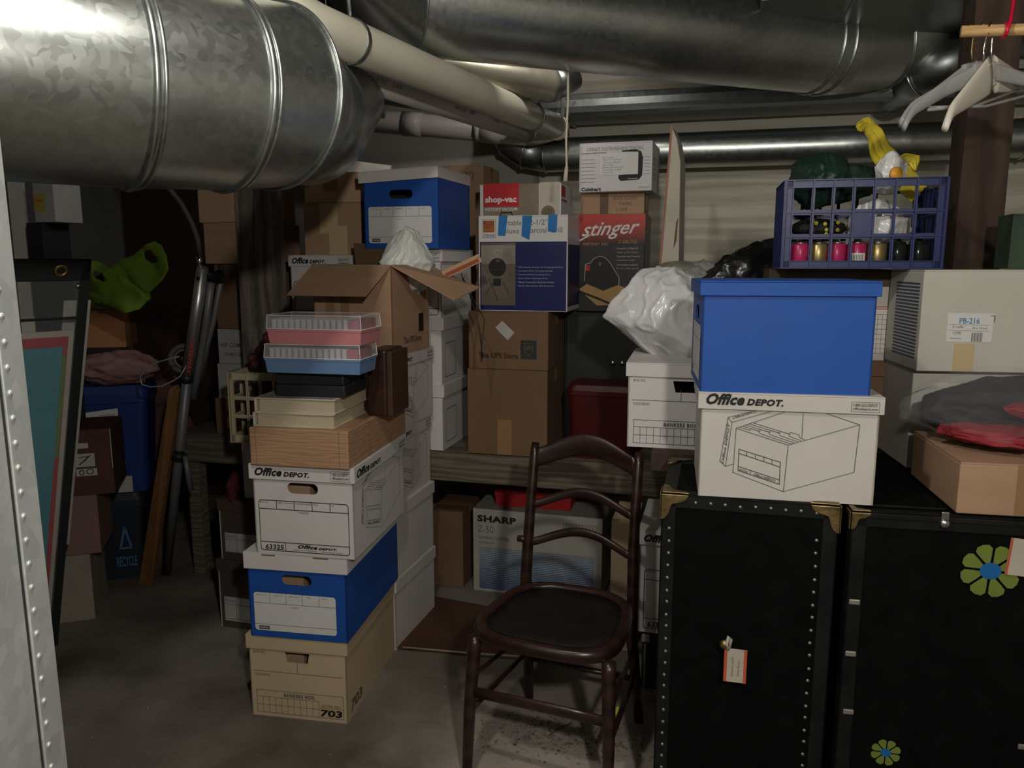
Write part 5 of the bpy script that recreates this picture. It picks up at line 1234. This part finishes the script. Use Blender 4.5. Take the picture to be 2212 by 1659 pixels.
# wall duct
wd = thing('round_duct', 'small round galvanised duct running along the back wall with an elbow at its left end', 'duct', (0, 0, 0))
YD_ = BY-.185; zd_ = 2.005; rw = .083
x1_ = RXY(P(1120, 300, 4.05)).x; 
wp = lambda x, y, z: RM @ Vector((x, y, z))
MB().tube([wp(x1_+.14, YD_, zd_), wp(.6, YD_, zd_), wp(1.2, YD_, zd_), wp(XR-.01, YD_, zd_)], rw, 40, cap=False).build('duct_section', GALV, wd, True)
el = [wp(x1_+.14, YD_, zd_), wp(x1_+.04, YD_, zd_+.02), wp(x1_-.04, YD_-.0, zd_+.075), wp(x1_-.075, YD_, zd_+.15), wp(x1_-.08, YD_, zd_+.30)]
MB().tube(el, [rw, rw*1.02, rw*1.05, rw*1.05, rw], 40).build('elbow', GALV_D, wd, True)
for p, a in ((el[0], Vector((1, 0, 0))), (el[1], Vector((1, 0, -.35))), (el[2], Vector((1, 0, -.9)))): MB().ring(p, RM.to_3x3() @ a, rw+.003, .004, 48).build('seam_ring', GALV, wd, True)
for xx in (1.14, 1.18, 1.25): MB().ring(wp(xx, YD_, zd_), RM.to_3x3() @ Vector((1, 0, 0)), rw+.003, .005, 48).build('seam_ring', GALV, wd, True)
# third round duct at the upper right behind the elbow
rd = thing('round_duct', 'round duct section behind the elbow at upper right, near the hangers', 'duct', (0, 0, 0))
a_, b_ = P(1905, 175, 3.25), P(2120, 60, 3.05)
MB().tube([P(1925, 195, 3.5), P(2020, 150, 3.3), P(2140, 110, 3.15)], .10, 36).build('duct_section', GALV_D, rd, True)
MB().ring(P(1998, 160, 3.34), (P(2020, 150, 3.3)-P(1925, 195, 3.5)), .103, .005, 48).build('seam_ring', CHROME, rd, True)
# crinkled vent hose and small dark duct behind the white pipe
vh = thing('vent_duct', 'dull cream round vent duct with pleated end behind the white pipe', 'duct', (0, 0, 0))
pA, pB_ = P(925, 140, 3.0), P(1190, 185, 3.35)
pts = [pA.lerp(pB_, k/20) for k in range(21)]
MB().tube(pts, [.068]*14+[.068+.004*math.sin(k*2.6) for k in range(7)], 28).build('duct_section', mat('dull_cream_metal', (.34, .32, .25), .4, .5, var=.15, bump=.1), vh, True)
MB().tube([pB_, P(1240, 172, 3.45)], [.066, .045], 24).build('duct_collar', GALV_D, vh, True)
sd = thing('round_duct', 'dark round duct end left of centre behind the large left duct', 'duct', (0, 0, 0))
MB().tube([P(690, 222, 3.35), P(830, 226, 3.35)], .055, 28).build('duct_section', GALV_D, sd, True)
MB().tube([P(690, 182, 3.2), P(800, 196, 3.3), P(1040, 238, 3.6)], .045, 20).build('duct_section', GALV_D, sd, True)
bt = thing('blue_bundle', 'blue plastic roll on the pipes beside the rim of the large left duct', 'roll', (0, 0, 0))
MB().tube([P(690, 168, 3.1), P(760, 178, 3.12), P(812, 190, 3.15)], [.03, .03, .02], 16).build('roll_body', mat('dull_blue_plastic', (.02, .05, .20), .4, bump=.2), bt, True)

# white PVC drain pipes
def pipe(name, label, pts, r, m, couplings=(), straps=()):
    t_ = thing(name, label, 'pipe', (0, 0, 0)); MB().tube(pts, r, 36).build('pipe_run', m, t_, True)
    P0, P1 = Vector(pts[0] if len(pts) < 5 else pts[3]), Vector(pts[-1]); d_ = (P1-P0).normalized()
    for f, l in couplings: c = P0.lerp(P1, f); MB().tube([c-d_*l/2, c+d_*l/2], r+.004, 36).build('coupling', m, t_, True)
    return t_, d_
p0, p1 = P(640, 40, 1.95), P(1203, 275, 3.80)
pv, pd = pipe('pvc_pipe', 'thick cream white drain pipe slanting from upper left to the centre', [p0+Vector((-.05, -.05, .60)), p0+Vector((-.05, -.05, .07)), p0+Vector((-.015, -.02, .012)), p0.lerp(p1, .04), p0.lerp(p1, .5), p1], .056, PVC, ((.995, .05),))
def strap(par, c, d_, r, drop, up_pt, m=GALV_D):
    MB().ring(c, d_, r+.0025, .0022, 48, 6, 5.0).build('pipe_strap', m, par, True)
    for k in range(9):
        a = math.radians(200+k*22); u_ = d_.orthogonal().normalized()
    if up_pt is not None: MB().tube([c+Vector((0, 0, r)), up_pt], .006, 8, flat=.3).build('hanger_strap', m, par, True)
def along(p0, p1, u):
    best = min(range(401), key=lambda k: abs(((p0.lerp(p1, k/400)).x)/((p0.lerp(p1, k/400)).y*cp-((p0.lerp(p1, k/400)).z-H)*sp)*FPX+1106-u)); return p0.lerp(p1, best/400)
c = along(p0, p1, 757); strap(pv, c, pd, .056, 0, c+Vector((-.02, .02, .30)))
c = along(p0, p1, 1150); strap(pv, c, pd, .056, 0, None)
MB().tube([c+Vector((.03, 0, .0)), c+Vector((.035, 0, .1)), P(1166, 145, (c.y))], .0075, 8, flat=.35).build('hanger_strap', PVC2, pv, True)
c2 = along(p0, p1, 705); MB().tube([c2+Vector((0, 0, .05)), c2+Vector((-.004, 0, .5))], .0015, 6).build('hanger_wire', STEEL, pv, True)
h0, h1 = P(690, 128, 2.25), P(1140, 284, 3.85)
pv2, pd2 = pipe('pvc_pipe', 'greyer second drain pipe with faint printing just below the thick cream one', [h0, h0.lerp(h1, .5), h1], .050, PVC2)
ln_ = (h1-h0).length
for f, s_, w_ in ((.10, 'SCH 40 PVC', .12), (.19, 'DWV', .06), (.46, 'ASTM D 2665', .10), (.54, 'NSF', .05), (.68, '4 IN.', .07)):
    U_ = pd2; N_ = (Vector((0, 0, H))-h0.lerp(h1, f)); N_ = (N_-U_*N_.dot(U_)).normalized(); V_ = N_.cross(U_).normalized(); 
    if V_.z < 0: V_ = -V_
    D = Deco(h0.lerp(h1, f)+N_*.0498, U_, V_, N_, .0006); D.text('pipe_print', INKG, s_, 0, -.008, w_, .006, 0, 0, 0); D.done(pv2)
wpp = [P(600, 244, 4.05), P(600, 244, 4.05).lerp(P(1140, 290, 3.88), .5), P(1140, 290, 3.88)]
pv3, pd3 = pipe('pvc_pipe', 'white waste pipe running along the back wall to meet the slanting pipe', wpp, .054, mat('pinkish_white_pvc', (.60, .55, .53), .4, var=.04, bump=.04), ((.55, .10), (.86, .10)))
MB().ring(wpp[0].lerp(wpp[2], .80), pd3, .058, .003, 40, 6, 3).build('pipe_strap', GALV_D, pv3, True)
MB().tube([P(1140, 292, 3.88), P(1172, 285, 3.85), p1], .054, 28).build('elbow', PVC, pv3, True)

# pull cord
cd = MB(); ck = [P(1227, 142, 2.9), P(1227, 220, 2.9), P(1223, 300, 2.9), P(1224, 360, 2.9), P(1221, 392, 2.9)]
cdt = thing('pull_cord', 'thin pale pull cord hanging in front of the vacuum carton', 'cord', ck[0]); cd = MB(); cd.tube([p-ck[0] for p in ck], .0042, 8).build('cord', mat('pale_cord', (.62, .56, .42), .7, bump=.2), cdt, True)
MB().tube([ck[3]-ck[0], ck[4]-ck[0]], [.006, .009], 10).build('cord_end', mat('pale_cord', (0, 0, 0)), cdt, True)

# bare bulbs on the ceiling that light the room
for nm, B_, lab in (('light_bulb', BULB, 'bare bulb in a ceiling socket above the viewer'), ('light_bulb', BULB3, 'small bulb close above the large left duct'), ('light_bulb', BULB2, 'bulb with a pull cord above the vacuum carton')):
    t_ = thing(nm, lab, 'bulb', B_)
    MB().lathe([(.018, .075), (.018, .13), (.05, .135), (.05, .15)], (0, 0, 0), 20).build('socket', mat('porcelain', (.6, .6, .58), .4, bump=0), t_, True)
    MB().tube([(0, 0, .15), (0, 0, max(.16, CEIL-B_[2]-.001))], .006, 8).build('conduit', STEEL, t_, True)

# clothes rod and hangers at upper right
rp0, rp1 = P(2076, 68, 1.86), P(2330, 60, 1.80); rpx = rp0+(rp1-rp0)*2.2
rod = MB().tube([rp0, rpx], .0125, 16).build('clothes_rod', RODW, None, True); tag(rod, 'pale wooden closet rod carrying plastic hangers at the upper right', 'rod')
rc_ = thing('tied_cord', 'red cord tied around the wooden closet rod', 'cord', P(2172, 66, 1.83)); 
REDC = mat('red_cord_plastic', (.50, .01, .04), .3, bump=0)
MB().tube([(-.006, -.014, -.014), (-.004, -.016, .0), (.002, -.012, .016), (.012, 0, .05), (.016, .01, .10), (.018, .01, .52)], .0038, 8).build('cord', REDC, rc_, True)
MB().ring((-.002, 0, 0), (rp1-rp0), .0155, .0032, 24, 8).build('cord_loop', REDC, rc_, True)
HW = mat('white_hanger_plastic', (.62, .58, .48), .35, var=.04, bump=.03); HC = mat('clear_hanger_plastic', (.42, .42, .40), .15, bump=0, alpha=.55)
def hanger(label, f, yaw, m, hookm, fat, tilt=0):
    t_ = thing('clothes_hanger', label, 'hanger', rp0.lerp(rp1, f), yaw, 'hangers on the wooden rod'); t_.rotation_euler[1] = math.radians(tilt)
    MB().tube([(-.012, 0, -.006), (-.010, 0, .010), (0, 0, .0155), (.011, 0, .010), (.013, 0, -.004), (.006, 0, -.022), (0, 0, -.045), (0, 0, -.075)], .0022, 8).build('hook', hookm, t_, True)
    for s in (-1, 1):
        rings = []
        for k in range(15):
            q = k/14; x = s*(.012+.215*q); z = -.080 - .070*q - (.024*((q-.82)/.18)**1.5 if q > .82 else 0); hh = fat*(1-q)**.9+.009; th_ = .006 if fat < .02 else .0075
            rings.append([Vector((x, th_*math.cos(a), z-hh*.35+hh*math.sin(a))) for a in [2*PI*j/12 for j in range(12)]])
        MB().loft(rings).build('shoulder_arm', m, t_, True)
    MB().box(-.030, -.006, -.100-fat*.6, .030, .006, -.068).build('hub', m, t_, bev=.003)
    if fat < .02: MB().tube([(-.15, 0, -.150), (0, 0, -.165), (.15, 0, -.150)], .0035, 8).build('trouser_bar', m, t_, True)
    return t_
hanger('clear plastic hanger with brass hook, left one on the closet rod', .08, 22, HC, BRASS, .014, -13)
hanger('clear plastic hanger with steel hook, middle one on the closet rod', .19, 12, HC, CHROME, .012, -9)
hanger('wide white plastic hanger, front one on the closet rod', .26, 36, HW, CHROME, .034, -15)

# ------------------------------------------------------------------ far left corner
pc = thing('display_sleeve', 'tall clear vinyl sleeve with black edging and brass grommet leaning at the left', 'sleeve', (0, 0, 0))
TRp, BRp = P(197, 560, 2.40), PZ(124, 1392, .0)
Ls = (TRp-BRp).length; Vv = (TRp-BRp).normalized(); Uu = Vector((Vv.y, -Vv.x, 0)).normalized(); Uu = Uu if Uu.x < 0 else -Uu; Nn = Uu.cross(Vv).normalized()
if Nn.y > 0: Nn = -Nn
Mt = Matrix(((Uu.x, Vv.x, Nn.x, BRp.x), (Uu.y, Vv.y, Nn.y, BRp.y), (Uu.z, Vv.z, Nn.z, BRp.z), (0, 0, 0, 1)))
BLKV = mat('black_vinyl_edge', (.022, .024, .026), .45, bump=.1)
PWd = .62
for a in ((0, 0, -.004, .030, Ls, .006), (0, Ls-.07, -.004, PWd, Ls, .006), (PWd-.03, 0, -.004, PWd, Ls, .006), (0, 0, -.004, PWd, .03, .006), (.03, Ls-.20, .003, PWd-.03, Ls-.19, .006)): MB().box(*a, Mt).build('black_edging', BLKV, pc, bev=.002)
MB().box(.028, .028, .004, PWd-.028, Ls-.068, .005, Mt).build('clear_front', film('vinyl_film', (.55, .57, .57), .07, .12), pc)
c = Mt @ Vector((.085, Ls-.035, .007)); MB().ring(c, Nn, .0155, .006, 28, 8, .5).build('grommet', mat('antique_brass', (.40, .30, .14), .35, 1.0, bump=.1), pc, True)
c = Mt @ Vector((.035, Ls-.085, .008)); MB().lathe([(.008, 0), (.008, .004), (.004, .006), (0, .007)], c, 12, Nn).build('snap_stud', STEEL, pc, True)
po = thing('poster', 'teal poster with red and green border inside the clear vinyl sleeve', 'poster', (0, 0, 0))
MB().box(.034, .034, -.001, PWd-.034, Ls-.24, .001, Mt).build('backing_sheet', mat('cream_sheet', (.50, .45, .38), .6, bump=.02), po)
MB().box(.048, .04, .0012, PWd-.04, Ls-.26, .0018, Mt).build('red_border', mat('poster_red', (.42, .05, .06), .6, bump=0), po)
MB().box(.050, Ls-.72, .0019, .070, Ls-.33, .0024, Mt).build('green_border', mat('poster_green', (.13, .25, .07), .6, bump=0), po)
MB().box(.064, .05, .0025, PWd-.05, Ls-.295, .0032, Mt).build('teal_field', mat('poster_teal', (.075, .31, .38), .55, var=.12, vs=2, bump=.02), po)
o = MB().box(-.030, .45, -.05, .05, Ls-.16, -.046, Mt).build('white_sheet', mat('crinkled_white', (.42, .40, .36), .6, bump=.4, bs=25)); tag(o, 'tall crinkled white sheet standing behind the right edge of the vinyl sleeve', 'sheet')

# white panel, small white and yellow box above it
wp_ = MB().box(-.03, 0, 0, .03, .012, 1.08).build('foam_board', mat('cream_panel', (.45, .43, .37), .6, bump=.05)); wp_.location = P(62, 700, 3.06); wp_['x'] = 0
del wp_['x']; wp_.location.z = .811; tag(wp_, 'tall narrow cream panel beside the furnace casing', 'panel')
S = spec(78, 112, 3.02, .811, h=.809, d=.12, yaw=-20, zr=1.2); carton('carton', 'dark tall carton below the yellow-labelled white box', 'box', S, BLACKP, tape=False)
S = spec(72, 117, 3.01, 1.6205, h=zat(388, 3.01)-1.6205, d=.12, yaw=-20, zr=1.7)
b = carton('carton', 'small white box with a yellow label at far left, under the large duct', 'box', S, mat('grey_white_card', (0, 0, 0)), tape=False)
D = b.face('front'); D.rect('yellow_label', mat('yellow_label', (.45, .32, .08), .6, bump=0), .002, b.h*.25, b.w*.55, b.h*.66); D.text('printed_text', RED, 'Classic', .004, b.h*.48, b.w*.5, b.h*.56, .2, 0); D.done(b.root)

# three cartons stacked in the corner and navy totes
z = 0
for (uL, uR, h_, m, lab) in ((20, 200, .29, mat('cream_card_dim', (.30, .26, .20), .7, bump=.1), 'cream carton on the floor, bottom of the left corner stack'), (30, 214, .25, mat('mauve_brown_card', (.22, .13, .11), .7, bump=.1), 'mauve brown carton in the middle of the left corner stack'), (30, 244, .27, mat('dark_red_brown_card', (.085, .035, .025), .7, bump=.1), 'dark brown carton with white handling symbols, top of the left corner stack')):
    S = spec(uL, uR, 2.92, z, h=h_, d=.28, yaw=18); b = carton('carton', lab, 'box', S, m, 'cartons in the left corner', tape=False); z += h_
D = b.face('front'); w, h = b.w, b.h
D.rect('handling_symbols', PAPER_D, w-.135, h*.44, w-.065, h*.64); D.line('handling_symbols', INK, [(w-.12, h*.48), (w-.08, h*.61)], .004, 1); D.line('handling_symbols', INK, [(w-.12, h*.58), (w-.09, h*.60), (w-.10, h*.52)], .003, 1)
D.rect('handling_symbols', PAPER_D, w-.135, h*.30, w-.060, h*.41); D.line('handling_symbols', INK, circ(w-.115, h*.355, .008, .010), .003, 1, True); D.line('handling_symbols', INK, circ(w-.085, h*.365, .012, .010), .003, 1, True); D.rect('handling_symbols', PAPER_D, w-.14, h*.72, w-.085, h*.80); D.rect('white_edge', PAPER_D, w-.004, h*.4, w-.001, h-.002); D.done(b.root)
NAVP = mat('navy_plastic', (.012, .035, .17), .5, var=.1, bump=.06); NAVP2 = mat('dark_slate_plastic', (.018, .024, .032), .5, var=.1, bump=.06)
def tote(S, m, lab):
    b = Box('storage_tote', lab, 'tote', S, 'dark storage totes in the left corner'); w, d, h = b.w, b.d, b.h; rc = lambda x, y, z: [Vector((p[0], p[1], z)) for p in rr_pts(-x, -y, x, y, .03)]
    MB().loft([rc(w/2-.03, d/2-.03, 0), rc(w/2-.008, d/2-.008, h*.84)]).build('tote_body', m, b.root); MB().loft([rc(w/2, d/2, h*.84), rc(w/2, d/2, h*.92), rc(w/2-.012, d/2-.012, h)]).build('tote_lid', m, b.root, bev=.003); return b
S = spec(165, 315, 3.35, 0, h=.42, d=.3, yaw=16); b = tote(S, NAVP2, 'dark slate plastic tote on the floor of the left corner'); D = b.face('front'); D.line('recycling_mark', INKB, [(b.w*.62, .16), (b.w*.70, .26), (b.w*.78, .16)], .010, 1, True); D.text('printed_text', INKB, 'RECYCLE', b.w*.55, .07, b.w*.85, .12, 0, .02); D.done(b.root)
S = spec(160, 325, 3.35, .42, h=zat(838, 3.35)-.42, d=.3, yaw=16); b = tote(S, NAVP, 'navy blue plastic tote with a white label strip, on the slate tote'); w, h = b.w, b.h; D = b.face('front', .004)
D.poly('paper_label', PAPER, [(.0, h*.62), (w*.60, h*.66), (w*.60, h*.80), (.0, h*.76)]); D.text('label_text', INKG, 'STERILITE', w*.06, h*.70, w*.30, h*.73, 0, .02); D.rect('label_text', PAPER_D, w*.36, h*.69, w*.56, h*.75, 1)
D.line('round_mark', PAPER_D, circ(w*.58, h*.30, .02, .025), .006, 1, True); D.rect('grey_sticker', PAPER_D, w*.52, h*.02, w*.72, h*.17); D.done(b.root)
ZT_ = zat(838, 3.35)
# pink cloth on the totes, cartons, green tote bag above
blob('pink_cloth', 'crumpled pale pink cloth lying on the navy tote in the left corner', 'cloth', P(250, 795, 3.42), (.17, .11, .075), mat('pale_pink_cloth', (.26, .14, .13), .85, var=.25, vs=8, bump=.4), 91, .25, 1.8, .8, sub=5)
S = spec(175, 270, 3.45, zat(752, 3.45), h=zat(668, 3.45)-zat(752, 3.45), d=.2, yaw=12, uB=None); b = carton('carton', 'open brown carton on the pink cloth below the green bag', 'box', S, mat('orange_brown_card', (.26, .115, .045), .7, bump=.1), tape=False, flaps=False)
w, d, h = b.w, b.d, b.h
MB().prism([(-w/2, -d/2, h), (w/2, -d/2, h), (w/2+.03, -d/2+.10, h+.02), (-w/2+.02, -d/2+.08, h+.045)], (0, 0, .003)).build('flap', mat('flap_inner', (.28, .23, .17), .7, bump=.05), b.root)
S = spec(285, 440, 3.75, SHZ-.26, h=.45, d=.24, yaw=24); 
dkc = carton('carton', 'dark red-brown carton lying tilted behind the bike stand', 'box', S, mat('dark_red_brown_card', (0, 0, 0)), tape=False); dkc.root.rotation_euler[1] = math.radians(-14)
MB().box(-.02, -.02, 0, .02, .02, .01)
GRN = mat('lime_green_fabric', (.10, .165, .012), .7, var=.12, vs=10, bump=.3, bs=160)
gt = thing('tote_bag', 'lime green reusable shopping bag with cut-out handles, slumped in the left corner', 'bag', P(270, 620, 3.3))
def sheet(pts, hole, Y, name, seed, parent, m, amp=.03, org=None):
    org = org or parent.location; bm = bmesh.new(); rings = []
    def conv(u, v, dy): 
        q = P(u, v, Y+dy+amp*noise.noise(Vector((u*.012, v*.012, seed)))*2) - org; return q
    ov = [bm.verts.new(conv(u, v, 0)) for u, v in pts]; es = [bm.edges.new((ov[i], ov[(i+1) % len(ov)])) for i in range(len(ov))]
    for hl in hole:
        hv = [bm.verts.new(conv(u, v, 0)) for u, v in hl]; es += [bm.edges.new((hv[i], hv[(i+1) % len(hv)])) for i in range(len(hv))]
    bmesh.ops.triangle_fill(bm, use_beauty=True, edges=es); bmesh.ops.subdivide_edges(bm, edges=bm.edges, cuts=3, use_grid_fill=True)
    for v in bm.verts: v.co.y += amp*noise.noise(v.co*9+Vector((seed, 0, 0))) + .35*amp*noise.noise(v.co*25)
    me = bpy.data.meshes.new(name); bm.to_mesh(me); bm.free(); me.materials.append(m)
    for p in me.polygons: p.use_smooth = True
    o = bpy.data.objects.new(name, me); link(o, parent); md = o.modifiers.new('thick', 'SOLIDIFY'); md.thickness = .004; return o
sheet([(235, 580), (262, 565), (290, 550), (318, 528), (335, 521), (352, 530), (362, 552), (365, 582), (350, 606), (325, 632), (305, 655), (280, 672), (240, 660), (210, 640), (205, 600)], [[(313, 543), (328, 540), (340, 556), (338, 568), (325, 568), (316, 558)]], 3.34, 'back_panel', 1, gt, GRN)
sheet([(196, 562), (214, 566), (232, 578), (262, 596), (300, 622), (322, 645), (300, 668), (270, 676), (232, 662), (196, 648)], [[(203, 585), (220, 590), (226, 600), (226, 608), (210, 602), (202, 596)]], 3.20, 'front_panel', 5, gt, GRN)
blob('bag_bottom', '', '', P(255, 640, 3.28)-gt.location, (.13, .07, .05), GRN, 95, .2, 1.6, .7, sub=4, parent=gt)

# bike stand: folded tubular frame
bs = thing('bike_stand', 'folded silver tubular exercise bike frame with red lettering, leaning by the dark brown plank', 'frame', PZ(358, 1243, 0))
bo = bs.location; tb = lambda pts, r, m, nm, **k: MB().tube([p-bo for p in pts], r, 16, **k).build(nm, m, bs, True)
SILV = mat('silver_paint', (.42, .42, .41), .32, .75, var=.05, bump=.03); GREYP = mat('grey_paint', (.16, .165, .17), .45, .3, bump=.03)
qa, qb, qc = P(438, 578, 3.02), P(405, 812, 3.12), PZ(360, 1236, .02)
tb([qa, qb], .0225, SILV, 'main_tube'); tb([qb, qc], .020, GREYP, 'lower_tube')
tb([P(429, 550, 3.02), P(433, 578, 3.02)], .011, CHROME, 'top_collar'); tb([P(476, 572, 3.10), P(478, 600, 3.10), P(462, 690, 3.12), P(447, 745, 3.15), P(432, 820, 3.18)], .012, SILV, 'rear_tube')
tb([P(456, 610, 3.05), P(445, 700, 3.10), P(428, 800, 3.14), P(418, 860, 3.16)], .015, GREYP, 'fold_tube'); tb([P(400, 985, 3.18), P(412, 1060, 3.2)], .012, GREYP, 'foot_brace')
tb([P(440, 592, 3.03), P(478, 598, 3.08)], .018, BLACKP, 'pivot_clamp'); tb([P(470, 585, 3.09), P(478, 612, 3.09)], .020, BLACKP, 'pivot_cap'); tb([P(404, 808, 3.11), P(403, 822, 3.12)], .026, BLACKP, 'joint_cap'); tb([P(388, 978, 3.2), P(385, 992, 3.2)], .026, BLACKP, 'joint_cap')
tb([P(432, 552, 3.02), P(428, 520, 3.02), P(416, 485, 3.02), P(392, 440, 3.0), P(362, 404, 2.98), P(345, 380, 2.96)], .0105, mat('dark_rubber', (.06, .06, .065), .45, bump=.05), 'handle_tube')
Ud = (qb-qa).normalized(); f_ = .62; c_ = qa.lerp(qb, f_); Nv = (Vector((0, 0, H))-c_); Nv = (Nv-Ud*Nv.dot(Ud)).normalized(); Wd = Nv.cross(Ud).normalized()
D = Deco(c_-bo+Nv*.0226, Ud, Wd, Nv, .0006); D.text('red_lettering', mat('lettering_red', (.45, .06, .05), .5, bump=0), 'GATEWAY', 0, -.008, .16, .010, 0, .03, 0); D.done(bs)
q = P(433, 600, 3.02)-bo; MB().lathe([(.007, 0), (.007, .002), (0, .0022)], q+Vector((0, -.0215, 0)), 12, (0, -1, 0)).build('bolt_hole', BLACKP, bs, True)
wl = thing('small_wheel', 'grey wheel rim half hidden behind the silver frame, above the cable loop', 'wheel', P(398, 775, 3.3))
MB().ring((0, 0, 0), (.25, -1, .1), .055, .012, 36, 10).build('tyre', mat('grey_rubber', (.10, .10, .09), .7, bump=.1), wl, True); MB().ring((0, 0, 0), (.25, -1, .1), .038, .005, 32, 8).build('rim', GREYP, wl, True); MB().lathe([(.012, -.012), (.012, .012)], (0, 0, 0), 14, (.25, -1, .1)).build('hub', GREYP, wl, True)
lp = [P(u, v, 3.0) for u, v in ((388, 770), (370, 774), (340, 782), (315, 796), (303, 814), (306, 830), (325, 836), (350, 834), (375, 822), (390, 812), (402, 790))]
o = MB().tube(lp, .0028, 8).build('cable', mat('grey_cable', (.34, .34, .33), .4, .3, bump=0), None, True); tag(o, 'thin grey cable looping out from the silver frame in the left corner', 'cable')
MB().tube
pk = MB().prism([P(368, 838, 3.18), P(376, 832, 3.18), P(386, 848, 3.18), PZ(326, 1268, .001), PZ(299, 1262, .001), P(363, 850, 3.18)], Vector((.004, .03, 0))).build('wood_plank', mat('orange_brown_plank', (.20, .095, .035), .7, var=.2, bump=.2), None, bev=.002); tag(pk, 'long brown wooden plank leaning left of the silver frame', 'plank')

# ------------------------------------------------------------------ floor litter
bm = bmesh.new()
def pebble(c, r):
    res = bmesh.ops.create_icosphere(bm, subdivisions=1, radius=r); 
    for v in res['verts']: v.co = Vector((v.co.x*rnd.uniform(.7, 1.5), v.co.y*rnd.uniform(.7, 1.4), v.co.z*.55)) + c + Vector((rnd.uniform(-.3, .3), rnd.uniform(-.3, .3), 0))*r
for k in range(900):
    u = rnd.gauss(1240, 120); v = rnd.gauss(1582, 26)+.06*(u-1240)
    if not (1000 < u < 1440 and 1500 < v < 1656): continue
    p = PZ(u, v, 0); pebble(Vector((p.x, p.y, .0012)), rnd.choice((.0018, .0025, .004, .0055)))
for k in range(160):
    u = rnd.uniform(150, 1440); v = rnd.uniform(1430, 1700); p = PZ(u, v, 0); pebble(Vector((p.x, p.y, .001)), rnd.choice((.0015, .002, .003)))
me = bpy.data.meshes.new('floor_debris'); bm.to_mesh(me); bm.free(); me.materials.append(mat('grit', (.06, .045, .035), .9, var=0, vs=40, bump=.2, col2=(.36, .32, .26)))
o = bpy.data.objects.new('floor_debris', me); link(o); tag(o, 'scattered grit and crumbled concrete on the floor under the chair', 'debris', kind='stuff')
p = PZ(1330, 1545, 0)
o = MB().prism([(-.010, -.004, .004), (.012, 0, .002), (.010, .004, .028), (-.008, .006, .026)], (.001, .001, 0)).build('yellow_paper_scrap', mat('neon_yellow_paper', (.50, .58, .05), .6, bump=0)); o.location = p; tag(o, 'small neon yellow paper scrap on the floor by the chair leg', 'paper')
o = MB().tube([PZ(1185, 1590, .004), PZ(1210, 1572, .008), PZ(1235, 1562, .004)], .0015, 6).build('twig', mat('twig_brown', (.05, .03, .02), .8), None, True); tag(o, 'thin dark twig on the gritty floor under the chair', 'twig')
